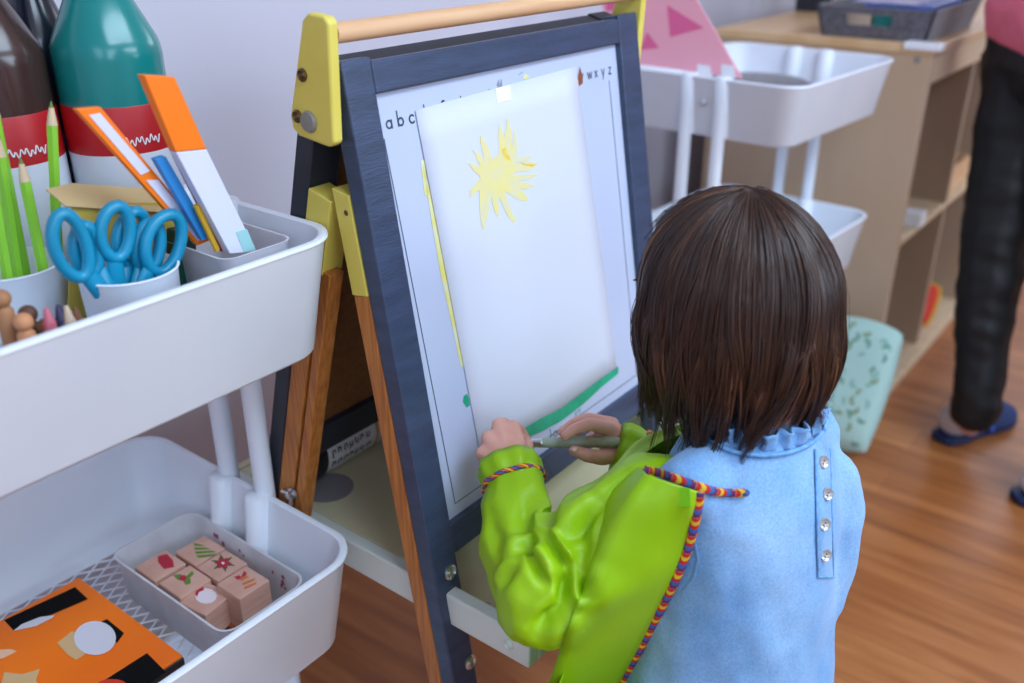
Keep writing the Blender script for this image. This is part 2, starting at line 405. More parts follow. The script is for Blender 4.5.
# leaf-print cushion leaning on the shelf
mg = bpy.data.materials.new('leaf_print'); mg.use_nodes = True
nt = mg.node_tree; nn = nt.nodes; ll = nt.links; bs = nn['Principled BSDF']; bs.inputs['Roughness'].default_value = .75
bs.inputs['Base Color'].default_value = lin('#a9c9c0')
mats_leaf = [mg, mat('leaf_green', '#5f8f78', .75), mat('leaf_olive', '#7d8f5a', .75), mat('leaf_pale', '#7fb0a2', .75)]
cu = thing('cushion', (2.0, .53, 0), 'pale green cushion with a leaf print leaning against the shelf end', 'cushion')
lo_, hi_ = Vector((1.945, .555, .014)), Vector((2.095, .555, .29))
uz_ = (hi_-lo_).normalized(); cen = (lo_+hi_)/2; nz_ = ey.cross(uz_)
PB = B(); pillow(PB, cen, (hi_-lo_).length/2, .092, .03, uz_, ey, nz_, 18)
lf = B(); rnd = random.Random(3)
for i in range(42):
    a, d_ = rnd.uniform(-.85, .85), rnd.uniform(-.85, .85); an = rnd.uniform(0, 6.28); k = rnd.choice((1, 1, 2, 3))
    def sp(a, d_):
        h = max(0, (1-a**4)*(1-d_**4))**.5; pin = 1-.10*a*a*d_*d_
        return cen + uz_*(a*(hi_-lo_).length/2*pin) + ey*(d_*.092*pin) - nz_*(.03*h+.0006)
    for q in range(rnd.choice((3, 4, 5))):
        a2 = an + (q-2)*.8; L = .010
        pts = []
        for s_, w_ in ((0, 0), (.35, .3), (.7, .28), (1, 0), (.7, -.28), (.35, -.3)):
            dx, dy = L*(.25+s_), L*w_
            px_, py_ = dx*math.cos(a2)-dy*math.sin(a2), dx*math.sin(a2)+dy*math.cos(a2)
            pts.append(sp(max(-.97, min(.97, a+px_/.155)), max(-.97, min(.97, d_+py_/.105))))
        vs = [PB.bm.verts.new(p_) for p_ in pts]; PB.bm.faces.new(vs).material_index = k
PB.build('cushion_cover', mats_leaf, cu, smooth=60)

# pink pennant taped to the trolley rim
pn = thing('paper_pennant', (1.65, .85, .885), 'pink paper pennant with darker triangles standing in the trolley beside the wall', 'pennant')
XP = 1.648
def onx(pts, x): return [at(u, v, 'x', x) for u, v in pts]
B().prism(onx([(742, 78), (697, 0), (664, -62), (560, -66), (600, 0), (622, 62)], XP), (.0025, 0, 0)).build('card_sheet', m_pink, pn, smooth=0)
for tri in ([(667, 5), (704, 28), (670, 37)], [(647, 32), (659, 48), (640, 50)], [(606, 3), (624, 1), (624, 9), (606, 11)]):
    B().prism(onx(tri, XP-.0004), (.0003, 0, 0)).build('triangle', m_dpink, pn, smooth=0)
for u in (703, 727): B().prism(onx([(u-6, 64), (u+7, 66), (u+8, 78), (u-6, 76)], XP-.001), (.0008, 0, 0)).build('tape', m_tape, pn, smooth=0)
# dark felt dome in the trolley
o = thing('felt_cushion', (1.84, .80, .775), 'round dark grey felt cushion lying in the top of the far trolley', 'cushion')
B().lathe([(.02, .775), (.125, .776), (.143, .80), (.135, .83), (.10, .848), (.05, .856), (.004, .858)], (1.85, .795, 0), 36).build('cushion_cover', m_felt, o, smooth=180)

# ------------------------------------------------------------------ the easel
O_ = Vector((.592, .652, 1.045)); SD = Vector((0, -.161, -.987)); BN = Vector((0, -.987, .161))
def bp(x, s, off=0): return Vector((x, 0, 0)) + Vector((0, O_.y, O_.z)) + SD*s + BN*off
def bpx(u, v):                               # pixel -> place on the board
    d = ray(u, v); p = CAM + d*((Vector((0, O_.y, O_.z))-CAM).dot(BN)/d.dot(BN)); return p.x, (p-Vector((0, O_.y, O_.z))).dot(SD)
XL, XR = .592, 1.112
ea = thing('easel', (.85, .75, 0), 'navy and yellow wooden double-sided easel the child is painting at', 'easel')
def slab(b, x0, x1, s0, s1, o0, o1): return b.prism([bp(x0, s0, o0), bp(x1, s0, o0), bp(x1, s1, o0), bp(x0, s1, o0)], BN*(o1-o0))
fr = slab(B(), XL, XL+.038, -.004, .725, -.022, .0).build('front_stile', m_navy, ea, bevel=.0025)
fr2 = slab(B(), XR-.046, XR, -.004, .725, -.022, .0).build('front_stile', m_navy, ea, bevel=.0025)
slab(B(), XL+.038, XR-.046, 0, .031, -.022, -.0005).build('top_rail', m_navy, ea, bevel=.0025)
slab(B(), XL+.038, XR-.046, .499, .537, -.022, -.0005).build('bottom_rail', m_navy, ea, bevel=.0025)
board = slab(B(), XL+.03, XR-.04, .025, .505, -.014, -.008).build('drawing_board', m_poster, ea, smooth=0)
def bolt(c, ax, r, par, m=m_steel):
    b = B(); b.lathe([(0, -.001), (r, -.001), (r, .0015), (r*.75, .003), (r*.5, .0012), (r*.3, .0025), (0, .0025)], c, 18, ax); return b.build('bolt', m, par, smooth=30)
for u, v in ((450, 572), (470, 662)):
    x, s = bpx(u, v); bolt(bp(x, s, 0), BN, .009, fr)
for s in (.552, .68): bolt(bp(XR-.02, s, 0), BN, .009, fr2)
# plywood legs behind the front frame, yellow on top
for x0 in (XL, XR-.026):
    lg = slab(B(), x0, x0+.026, .222, 1.061, -.044, -.0222).build('front_leg', m_ply, ea, bevel=.0015)
    b = B(); b.prism([bp(x0-.0012, .112, -.0445), bp(x0-.0012, .120, -.0222), bp(x0-.0012, .222, -.0222), bp(x0-.0012, .222, -.0445)], (.0284, 0, 0))
    cp = b.build('leg_cap', m_yel, lg, bevel=.001)
    q = at(346, 213, 'x', x0-.0012) if x0 == XL else bp(x0+.027, .14, -.032)
    B().lathe([(0, 0), (.003, 0), (.002, .0006), (0, .0003)], Vector((x0-.0013 if x0 == XL else x0+.0273, q.y, q.z)), 10, (-1 if x0 == XL else 1, 0, 0)).build('screw', m_brass, cp)
# rear frame: slope the other way
RO = Vector((0, .679, 1.045)); RD = Vector((0, .268, -.963)).normalized(); RN = Vector((0, .963, .268)).normalized()
def rp_(x, s, off=0): return Vector((x, 0, 0)) + RO + RD*s + RN*off
def rslab(b, x0, x1, s0, s1, o0, o1): return b.prism([rp_(x0, s0, o0), rp_(x1, s0, o0), rp_(x1, s1, o0), rp_(x0, s1, o0)], RN*(o1-o0))
for x0 in (XL, XR-.04): rslab(B(), x0, x0+.04, .004, .72, 0, .024).build('rear_stile', m_navy2, ea, bevel=.0025)
rslab(B(), XL+.04, XR-.04, .006, .035, 0, .024).build('rear_rail', m_navy2, ea, bevel=.0025)
rslab(B(), XL+.04, XR-.04, .482, .529, -.002, .024).build('rear_rail', m_navy2, ea, bevel=.0025)
rslab(B(), XL+.035, XR-.035, .03, .49, .007, .013).build('rear_board', m_masonite, ea, smooth=0)
for x0 in (XL, XR-.026):
    for k, (o0, o1) in enumerate(((-.026, -.001), (-.044, -.031))):
        lg = rslab(B(), x0+(.006 if x0 > 1 and k else 0), x0+(.020 if k and x0 < 1 else .026), .21, 1.065, o0, o1).build('rear_leg', m_ply, ea, bevel=.0015)
    b = B(); rslab(b, x0-.0012, x0+.0272, .128, .215, -.034, -.001)
    b.build('leg_cap', m_yel, lg, bevel=.0015)
    sg = -1 if x0 == XL else 1
    c = rp_(x0 + (-.002 if sg < 0 else .028), .535, -.029)
    w = B(); w.lathe([(0, 0), (.008, 0), (.008, .002), (.0045, .003), (.0045, .009), (0, .009)], c, 14, (sg, 0, 0))
    w.tube([c+Vector((sg*.006, .002, .003)), c+Vector((sg*.011, .008, .008))], [.002, .003], 8); w.tube([c+Vector((sg*.006, -.002, -.003)), c+Vector((sg*.011, -.008, -.008))], [.002, .003], 8)
    w.build('wing_nut', m_steel, lg)
# yellow head brackets and the dowel
def yz(x, pts): return [Vector((x, y, z+D)) for y, z in pts]
BR = [(.6785, 1.004), (.6700, 1.011), (.6495, 1.009), (.6445, 1.004), (.6500, .8975), (.6570, .893), (.6985, .898), (.7065, .904), (.708, .916)]
for sg, xb in ((-1, .5735), (1, XR)):
    br_ = B().prism(yz(xb, BR), (.013, 0, 0)).build('head_bracket', m_yel, ea, bevel=.003, seg=3)
    xo = xb if sg < 0 else xb+.013
    for y, z in ((.684, .956), (.6965, .917)): bolt(Vector((xo, y, z+D)), (sg, 0, 0), .0062, br_, m_brass)
    w = B(); c = Vector((xo, .6805, .914+D)); w.lathe([(0, -.001), (.010, -.001), (.0105, .001), (.009, .0035), (0, .004)], c, 20, (sg, 0, 0))
    w.build('pivot_disc', m_steel_d, br_)
B().tube([(.590, .6585, .9925+D), (XR+.002, .6585, .9925+D)], .0095, 16).build('paper_rail', m_dowel, ea)
# tray
TZ = .448
b = B(); b.bx(XL+.03, XR-.03, .455, .955, TZ, TZ+.008); b.build('tray_base', m_cream, ea, bevel=.001)
b = B(); b.bx(XL+.012, XL+.03, .443, .965, TZ-.012, TZ+.03); o = b.build('tray_side', m_trayw, ea, bevel=.003)
for y in (.47, .736, .94): bolt(Vector((XL+.012, y, TZ+.008)), (-1, 0, 0), .006, o, m_trayw)
b = B(); b.bx(XR-.03, XR-.012, .443, .965, TZ-.012, TZ+.03); b.build('tray_side', m_trayw, ea, bevel=.003)
for y in (.443, .950): B().bx(XL+.03, XR-.03, y, y+.014, TZ-.012, TZ+.03).build('tray_lip', m_trayw if y < .5 else m_cream, ea, bevel=.002)
b = B(); b.bx(XL+.03, XR-.03, .64, .95, TZ+.022, TZ+.029); lid = b.build('tray_cover', m_cream, ea, bevel=.0015)
b = B(); b.bx(XL+.03, XR-.03, .626, .64, TZ+.008, TZ+.040); b.build('tray_divider', m_cream, ea, bevel=.001)
q = at(325, 489, 'z', TZ+.03); hb = B(); hb.lathe([(0, 0), (.034, 0), (.034, .0006), (0, .0006)], (q.x+.005, q.y, TZ+.0293), 30)
o = hb.build('cup_hole', mat('grey_cup', '#8d8589', .6), lid, smooth=0); o['label'] = 'round grey cup hole'
# paint crumbs in the tray
for (u, v, r, mm, nm, lb_) in ((486, 607, .006, mat('dry_pink_paint', '#c98f86', .7), 'paint_crumb', 'pinkish dried paint crumb lying in the easel tray by the stile'),):
    q = at(u, v, 'z', TZ+.012); tag(B().sph(q, r, 1.2, 1, .6, 2).build(nm, mm, smooth=180), lb_, 'paint crumb')

# poster: letters and border, as strokes
def stroke(b, pts, w, off):
    for a, c in zip(pts, pts[1:]):
        a, c = Vector(a), Vector(c); d = (c-a)
        if d.length < 1e-6: continue
        d.normalize(); n_ = Vector((-d.y, d.x))*w/2; a2 = a-d*w*.3; c2 = c+d*w*.3
        b.bm.faces.new([b.bm.verts.new(bp(p.x, p.y, off)) for p in (a2-n_, c2-n_, c2+n_, a2+n_)])
def arc(cx, cy, r, a0, a1, n=14): return [(cx+r*math.cos(R(a0+(a1-a0)*i/n)), cy-r*math.sin(R(a0+(a1-a0)*i/n))) for i in range(n+1)]
GL = {  # x-height 1, baseline y=0, y grows downwards
 'a': [arc(.45,-.45,.42,0,360), [(.87,-.9),(.87,.02)]], 'b': [[(.05,-1.7),(.05,0)], arc(.48,-.45,.42,0,360)], 'c': [arc(.5,-.45,.44,45,315)],
 'd': [arc(.45,-.45,.42,0,360), [(.87,-1.7),(.87,0)]], 'e': [[(.08,-.47),(.9,-.47)], arc(.5,-.45,.42,0,310)], 'f': [arc(.6,-1.35,.3,60,180)+[(.3,0)], [(.05,-.85),(.6,-.85)]],
 'g': [arc(.45,-.45,.42,0,360), [(.87,-.9),(.87,.3)]+arc(.47,.3,.4,0,-150)], 'h': [[(.05,-1.7),(.05,0)], arc(.42,-.45,.37,180,0)+[(.79,0)]], 'i': [[(.1,-.9),(.1,0)], [(.1,-1.3),(.1,-1.2)]],
 'j': [[(.3,-.9),(.3,.4)]+arc(0,.4,.3,0,-90), [(.3,-1.3),(.3,-1.2)]], 'k': [[(.05,-1.7),(.05,0)], [(.7,-.9),(.05,-.35)], [(.3,-.55),(.75,0)]], 'l': [[(.1,-1.7),(.1,0)]],
 'm': [[(.05,-.9),(.05,0)], arc(.3,-.6,.25,180,0)+[(.55,0)], arc(.8,-.6,.25,180,0)+[(1.05,0)]], 'n': [[(.05,-.9),(.05,0)], arc(.42,-.5,.37,180,0)+[(.79,0)]], 'o': [arc(.5,-.45,.43,0,360)],
 'p': [[(.05,-.9),(.05,.8)], arc(.48,-.45,.42,0,360)], 'q': [arc(.45,-.45,.42,0,360), [(.87,-.9),(.87,.8)]], 'r': [[(.05,-.9),(.05,0)], arc(.4,-.5,.35,180,50)], 's': [arc(.4,-.67,.25,30,270)+arc(.4,-.2,.25,90,-150)],
 't': [[(.3,-1.4),(.3,0)], [(.02,-.85),(.6,-.85)]], 'u': [[(.05,-.9),(.05,-.35)]+arc(.42,-.38,.37,180,360)+[(.79,-.9)], [(.79,-.38),(.79,0)]], 'v': [[(.02,-.9),(.38,0),(.74,-.9)]], 'w': [[(.02,-.9),(.3,0),(.58,-.85),(.86,0),(1.14,-.9)]],
 'x': [[(.02,-.9),(.72,0)], [(.72,-.9),(.02,0)]], 'y': [[(.02,-.9),(.4,0)], [(.78,-.9),(.2,.55)]], 'z': [[(.05,-.88),(.72,-.88),(.05,0),(.75,0)]]}
def word(b, s, x, y, h, adv, w, off, flip=False):
    for i, ch in enumerate(s):
        for st in GL.get(ch, []): stroke(b, [(x+px_*h, y+py_*h) for px_, py_ in st], w, off)
        x += adv(ch)
PO = -.0077
lt = B()
al = 'abcdefghijklmnopqrstuvwxyz'
for i, ch in enumerate(al):                  # from the a at the far side to the z
    x = .6465 + (1.048-.6465)*i/25 - .004; y = .0655
    for st in GL[ch]: stroke(lt, [(x+px_*.0086, y+py_*.0086) for px_, py_ in st], .0019, PO)
lt.build('alphabet', m_ink, board, smooth=0)
bo = B()
stroke(bo, [(.6365, .074), (.6490, .4845)], .0013, PO); stroke(bo, [(.6490, .4845), (1.046, .4845)], .0013, PO); stroke(bo, [(1.046, .4845), (1.044, .074)], .0013, PO)
bo.build('border_line', m_ink, board, smooth=0)
wd = B(); x, s = bpx(556, 441)
xx = x
for ch in 'lagood':
    for st in GL[ch]: stroke(wd, [(xx+px_*.0085, s+py_*.0085) for px_, py_ in st], .0015, PO)
    xx += .0062 if ch == 'l' else .0112
for k in (0, .004): stroke(wd, [(xx+.002+k, s-.015), (xx+.002+k, s-.010)], .0012, PO)
wd.build('poster_word', m_ink, board, smooth=0)
# paint left on the poster
def blob(b, pts, off):
    b.bm.faces.new([b.bm.verts.new(bp(x, s, off)) for x, s in pts])
m_yp = mat('yellow_watercolour', '#e9da84', .7, col2='#dcd6b0', nscale=50)
m_yp2 = mat('yellow_paint_streak', '#dfd46a', .6, col2='#d9dcc0', nscale=45)
m_gp = mat('green_paint', '#0f9a74', .35, col2='#1bae86', nscale=40)
pp = [bpx(*p) for p in ((428, 165), (431, 172), (446, 240), (452, 275), (464, 340), (470, 366), (466, 368), (456, 320), (446, 275), (438, 228))]
for qq in (pp, [bpx(*p) for p in ((426, 160), (430, 160), (434, 195), (430, 195))]):
    st = B(); blob(st, qq, PO+.0001); st.build('yellow_paint_streak', m_yp2, board, smooth=0)
for qq in (((528, 76), (531, 73), (535, 76), (533, 78), (529, 79)), ((581, 84), (584, 85), (583, 91), (580, 90))):
    st = B(); blob(st, [bpx(*p) for p in qq], PO+.0001); st.build('yellow_paint_spot', m_yp2, board, smooth=0)
st = B(); blob(st, [bpx(*p) for p in ((469, 397), (472, 395), (474, 399), (475, 406), (472, 409), (468, 403))], PO+.0001); st.build('green_paint_spot', m_gp, board, smooth=0)
st = B(); m_br = mat('brown_paint', '#8a4a2a', .5)
blob(st, [bpx(*p) for p in ((583, 76), (585, 66), (588, 76), (588, 83), (584, 86), (581, 82))], PO+.0001); st.build('brown_paint_spot', m_br, board, smooth=0)
st = B(); blob(st, [bpx(*p) for p in ((502, 85), (504, 79), (505, 84), (507, 78), (508, 86), (505, 88))], PO+.0001); blob(st, [bpx(*p) for p in ((524, 74), (528, 71), (528, 72), (524, 75))], PO+.0001)
st.build('grey_paint_spot', mat('grey_paint', '#8d8f9c', .6), board, smooth=0)

# the child's painting on paper
pa = thing('painting', bp(.84, .45, -.005), 'white sheet with a painted yellow sun and a green line taped to the easel', 'painting')
c4 = [(.684, .054), (.971, .047), (.996, .459), (.702, .466)]
rows = []
for i in range(13):
    rw = []
    for j in range(11):
        a, b_ = i/12, j/10
        x = lerp(lerp(c4[0][0], c4[1][0], b_), lerp(c4[3][0], c4[2][0], b_), a); s = lerp(lerp(c4[0][1], c4[1][1], b_), lerp(c4[3][1], c4[2][1], b_), a)
        rw.append(bp(x, s, -.0065+.0003*math.sin(a*3)*math.sin(b_*3)))
    rows.append(rw)
B().grid(rows).build('paper_sheet', m_paper, pa, smooth=180, solid=.0004)
PF = -.00585
sun = B()
C0 = (506, 178)
rays_ = [((478,190),(476,160),(470,198),7), ((500,150),(502,118),(502,126),0)]
body = [(487,147),(492,140),(498,143),(503,128),(505,124),(508,142),(511,121),(513,120),(516,138),(518,134),(519,150),(523,158),(534,156),(540,160),(541,167),(528,172),(541,176),(536,185),(524,184),(533,194),(530,200),(520,196),(513,196),(520,219),(516,221),(508,200),(504,214),(500,216),(498,200),(494,196),(489,228),(486,226),(484,198),(479,190),(472,197),(473,188),(478,178),(474,168),(478,164),(476,152),(483,155),(485,160),(483,136)]
rb = random.Random(5)
def brush(b, p0, p1, w0, w1, off):
    (x0, y0), (x1, y1) = p0, p1; L = math.hypot(x1-x0, y1-y0); nx, ny = -(y1-y0)/L, (x1-x0)/L; n = 7; up_, dn = [], []
    for i in range(n+1):
        t = i/n; w = lerp(w0, w1, t)*(1-.75*max(0, (t-.72)/.28)); cx, cy = lerp(x0, x1, t), lerp(y0, y1, t); cv = math.sin(t*3)*1.5
        up_.append(bpx(cx+nx*(w/2+rb.uniform(-.6,.6)+cv), cy+ny*(w/2+rb.uniform(-.6,.6)+cv))); dn.append(bpx(cx-nx*(w/2+rb.uniform(-.6,.6)-cv), cy-ny*(w/2+rb.uniform(-.6,.6)-cv)))
    q = [b.bm.verts.new(bp(x, s, off)) for x, s in up_]; r = [b.bm.verts.new(bp(x, s, off)) for x, s in dn]
    for i in range(n): b.bm.faces.new((q[i], q[i+1], r[i+1], r[i]))
k = 0
for p0, p1, w0, w1 in [((497,180),(477,150),13,3),((496,178),(484,135),12,4),((506,170),(503,123),10,4),((509,165),(512,119),12,5),((515,170),(519,131),8,3),((497,185),(472,163),10,4),((500,182),(473,192),14,4),
    ((490,178),(474,198),8,4),((492,180),(488,229),15,6),((500,185),(502,217),9,5),((504,186),(519,223),8,5),((510,184),(532,200),12,8),((512,182),(538,186),9,5),((514,178),(542,174),8,4),((515,168),(541,163),9,8),((513,160),(536,156),6,4),((505,160),(505,196),22,14),((495,160),(515,190),16,12),((487,165),(500,195),14,10),((516,150),(514,180),12,9)]:
    brush(sun, p0, p1, w0, w1, PF+.00001*k); k += 1
sun.build('painted_sun', m_yp, pa, smooth=0)
sd_ = B(); brush(sd_, (525,163), (541,164), 1.6, 1.8, PF+.0003); brush(sd_, (508,148), (514,160), 4, 4, PF+.0003); sd_.build('painted_sun_stroke', mat('strong_yellow', '#e3bd2b', .6, col2='#e8cf62', nscale=70), pa, smooth=0)
gl = B(); up_ = [(520,437),(528,429),(545,419),(565,409),(585,394),(605,379),(622,367)]; dn = [(524,440),(532,438),(548,431),(566,421),(588,404),(606,387),(622,374)]
q = [gl.bm.verts.new(bp(*bpx(*p), PF)) for p in up_]; r = [gl.bm.verts.new(bp(*bpx(*p), PF)) for p in dn]
for i in range(len(q)-1): gl.bm.faces.new((q[i], q[i+1], r[i+1], r[i]))
gl.build('painted_line', m_gp, pa, smooth=0)
tp = B(); x, s = bpx(507, 92); slab(tp, x-.012, x+.014, s-.006, s+.010, -.0061, -.0057); tp.build('tape', m_tape, pa, smooth=0)

# printed roll lying on the tray cover behind the rear board
rl = thing('paper_roll', (.85, .84, TZ+.03), 'white printed paper roll with a black end lying on the tray behind the easel board', 'paper roll')
RC = Vector((0, .866, TZ+.029+.043)); RRr = .043
B().tube([(.652, RC.y, RC.z), (1.04, RC.y, RC.z)], RRr, 32).build('roll_body', mat('white_wrap', '#d9d5d2', .5), rl)
def rq(b, x, a, w, h):                       # small patch on the roll
    b.grid([[Vector((x+i*w/2, RC.y+(RRr+.0006)*math.cos(R(a+j*h/3)), RC.z+(RRr+.0006)*math.sin(R(a+j*h/3)))) for j in range(4)] for i in range(3)])
bl = B(); bl.tube([(.647, RC.y, RC.z), (.673, RC.y, RC.z)], RRr+.0007, 32)
bl.build('black_band', m_black, rl, smooth=180)
tx = B(); rnd = random.Random(9)
for ln in range(4):
    a = 122 + ln*24; x = .68
    while x < .748:
        w = rnd.uniform(.004, .0065); rq(tx, x, a+rnd.uniform(-2, 2), .0021, rnd.uniform(9, 16)); rq(tx, x+.0027, a+rnd.choice((0, 8)), w*.6, 4.0); rq(tx, x+.005, a+2, .0018, rnd.choice((6, 9))); x += w+.0055
tx.build('printed_text', m_black, rl, smooth=0)
oc = B()
for x in (.760, .775, .80):
    for k in range(24): rq(oc, x, k*15, .005, 15)
oc.build('orange_stripe', mat('orange_stripe', '#cf8a3a', .5), rl, smooth=180)

# ------------------------------------------------------------------ what the near trolley holds: upper tray
TB = .7665
def bottle(c, r, col, label, name='paint_bottle', lab=True, sh_=1.052):
    m = mat('bottle_'+col[1:], col, .22, coat=.3)
    t = thing(name, (c[0], c[1], TB), label, 'bottle')
    prof = [(.01, TB), (r*.9, TB+.001), (r, TB+.012), (r, sh_-.012), (r*.985, sh_-.003), (r*.94, sh_+.005), (r*.45, sh_+.058), (r*.31, sh_+.066), (r*.28, sh_+.07), (r*.28, sh_+.078)]
    B().lathe(prof, (c[0], c[1], 0), 40).build('bottle_body', m, t, smooth=60)
    B().lathe([(r*.31, sh_+.076), (r*.36, sh_+.077), (r*.36, sh_+.10), (r*.2, sh_+.104), (r*.14, sh_+.125), (.001, sh_+.126)], (c[0], c[1], 0), 24).build('bottle_cap', m_black, t, smooth=40)
    if lab:
        zr0, zr1, zb_ = .950, .997, .80
        la = B(); rr = r+.0006
        la.lathe([(rr-.0006, zb_), (rr, zb_+.001), (rr, zr0)], (c[0], c[1], 0), 40, cap=False); o = la.build('white_label', mat('label_white', '#d7dbe6', .45), t); o['label'] = 'white lower half of the label'
        la = B(); la.lathe([(rr, zr0), (rr, zr1-.001), (rr-.0006, zr1)], (c[0], c[1], 0), 40, cap=False); o = la.build('red_label', mat('label_red', '#b5141c', .45), t); o['label'] = 'red upper band of the label'
        a0 = math.atan2(-c[1], -c[0])+.10
        w = B()
        for a_, b_ in zip(range(44), range(1, 45)):              # small script line
            def sp(k): 
                a = a0 + .0155*(k-4); return Vector((c[0]+(rr+.0005)*math.cos(a), c[1]+(rr+.0005)*math.sin(a), zr0+.013+.0032*math.sin(k*1.05)+.0018*math.sin(k*.41+1)))
            w.tube([sp(a_), sp(b_)], .0007, 4)
        w.build('label_script', m_tape, t, smooth=0)
        w = B(); a = a0+.08
        for k in range(3):
            q = Vector((c[0]+(rr+.0004)*math.cos(a), c[1]+(rr+.0004)*math.sin(a), zr0-.014-.006*k)); w.box(q, (.003, .003, .0035))
        w.build('label_print', m_navy2, t, smooth=0)
    return t
bottle((.5175, .912), .0525, '#0b7f7c', 'big teal paint bottle with a red and white label in the near trolley')
bottle((.417, .957), .0535, '#3f2a26', 'dark brown paint bottle with a red and white label left of the teal one')
bottle((.50, 1.012), .035, '#141a2b', 'dark navy bottle behind the teal and the brown paint bottles', lab=False, sh_=1.05)

def cup(name, c, r, h, label, taper=.9, m=m_white):
    t = tag(B().lathe([(.004, TB), (r*taper, TB+.001), (r, TB+h-.003), (r+.002, TB+h), (r, TB+h+.001), (r-.002, TB+h-.002), (r*taper-.002, TB+.004), (.004, TB+.003)], (c[0], c[1], 0), 36).build(name, m, smooth=50, base=(c[0], c[1], TB)), label, 'cup')
    return t
cup('pencil_cup', (.352, .853), .045, .113, 'white round cup holding the green pencils')
C2 = (.412, .757)
cup('scissors_cup', C2, .043, .113, 'white round cup holding the teal scissors')
C3 = at(20, 298, 'y', .722)
cup('peg_cup', (C3.x, .722), .030, .085, 'small white cup with wooden pegs at the front corner of the trolley')

# green pencils
mgp = mat('pencil_green', '#8fce3c', .35); m_wood_tip = mat('pencil_wood', '#d9bf9a', .6); m_lead = mat('pencil_lead', '#5f7f3a', .5)
PEN = [((-10, 92), .875, (.369, .872), 'green pencil leaning furthest out of the cup at the picture edge'), ((-3, 132), .862, (.355, .866), 'green pencil just below the longest one, its tip at the picture edge'),
       ((-12, 160), .850, (.340, .85), 'shortest green pencil at the outer side of the cup'), ((20, 157), .845, (.372, .838), 'green pencil with a bare wooden tip in the middle of the cup'), ((51, 101), .862, (.384, .860), 'upright green pencil with its point in front of the brown bottle')]
for (u, v), yy, (bx_, by_), lb_ in PEN:
    tip = at(u, v, 'y', yy); foot = Vector((bx_, by_, TB+.008)); ax = (tip-foot).normalized()
    t = thing('pencil', foot, lb_, 'pencil', 'green pencils in the white cup')
    L = (tip-foot).length
    B().tube([foot, foot+ax*(L-.022)], .0052, 6).build('pencil_body', mgp, t, smooth=20)
    B().tube([foot+ax*(L-.0219), foot+ax*(L-.006)], [.005, .0022], 12).build('sharpened_wood', m_wood_tip, t)
    B().tube([foot+ax*(L-.006), foot+ax*L], [.0021, .0004], 10).build('pencil_lead', m_lead, t)

# teal scissors, handles up
m_sc = mat('scissors_teal', '#128fb4', .35, col2='#0f84a6', nscale=12)
def oval(c, hx, hy, rot, y, n=22):
    pts = []
    for k in range(n):
        a = 2*PI*k/n; px_, py_ = hx*math.cos(a), hy*math.sin(a)*(1+.12*math.cos(a)); cr, sr = math.cos(R(rot)), math.sin(R(rot))
        pts.append(at(c[0]+px_*cr-py_*sr, c[1]+px_*sr+py_*cr, 'y', y))
    return pts
SCI = [('teal scissors with the widest handle loop, nearest the pencils', .744, ((70, 246), 16, 33, -18), ((86, 250), 12, 24, -8), (115, 297), (86, 276), (100, 272)),
       ('teal scissors in the middle of the cup with upright handles', .752, ((115, 232), 15, 26, 3), ((131, 238), 14, 27, 10), (121, 300), (114, 259), (130, 264)),
       ('teal scissors nearest the orange rulers', .742, ((163, 243), 17, 30, 16), ((148, 246), 12, 24, 8), (134, 300), (150, 272), (142, 270))]
for lb_, yy, l1, l2, pv, s1, s2 in SCI:
    piv = at(pv[0], pv[1], 'y', yy)
    t = thing('scissors', Vector((piv.x, yy, TB+.01)), lb_, 'scissors', 'teal scissors in the white cup')
    for k, (l, s_) in enumerate(((l1, s1), (l2, s2))):
        y2 = yy + k*.012
        b = B(); b.ring(oval(l[0], l[1], l[2], l[3], y2), .0056, 10)
        b.tube([at(s_[0], s_[1]-3, 'y', y2), at((s_[0]+pv[0])/2, (s_[1]+pv[1])/2+4, 'y', (y2+yy)/2), piv+Vector((0, k*.003, 0))], [.0075, .0085, .0065], 12, flat=.55, ref=(0, 1, 0))
        b.build('handle', m_sc, t)
        e_ = Vector((C2[0]+(-.006 if k else .006)+(piv.x-C2[0])*.5, C2[1]+.004*k, TB+.012))
        if piv.z > e_.z: B().tube([piv+Vector((0, k*.003, 0)), piv.lerp(e_, .5), e_], [.006, .005, .0015], 8, flat=.25, ref=(0, 1, 0)).build('blade', m_steel, t)
    B().lathe([(0, -.003), (.004, -.003), (.004, .005), (0, .006)], piv, 12, (0, -1, 0)).build('pivot_screw', m_steel, t)

# bin with rulers on the cart's end
bx0, bx1, by0, by1 = .478, .558, .702, .835
b = B(); prof = [(TB, -.006, .01), (TB+.110, 0, .014), (TB+.113, .0015, .015), (TB+.113, -.001, .013), (TB+.108, -.002, .013), (TB+.004, -.008, .01)]
b.loft([rrect((bx0+bx1)/2, (by0+by1)/2, z, (bx1-bx0)/2+d, (by1-by0)/2+d, r, 5) for z, d, r in prof])
tag(b.build('storage_bin', mat('grey_white_plastic', '#d5d2da', .45), smooth=50, base=((bx0+bx1)/2, (by0+by1)/2, TB)), 'square white bin at the trolley end holding orange and white rulers', 'bin')
def slabpx(b, y, quad, th, zbot=None):
    q = [at(u, v, 'y', y) for u, v in quad]
    if zbot is not None:
        for i, j in ((3, 0), (2, 1)):
            d = q[i]-q[j]; q[i] = q[j] + d*((zbot-q[j].z)/d.z)
    return b.prism(q, (0, th, 0)), q
m_or = mat('orange_card', '#ff7d05', .45); m_wl = mat('white_card', '#dcdcec', .5)
r1 = thing('ruler', (.52, .724, TB+.006), 'wide ruler with an orange top and a white lower half, tallest in the bin', 'ruler')
slabpx(B(), .722, [(144, 75), (175, 77), (207, 149), (176, 152)], .011)[0].build('orange_end', m_or, r1, smooth=0, bevel=.001)
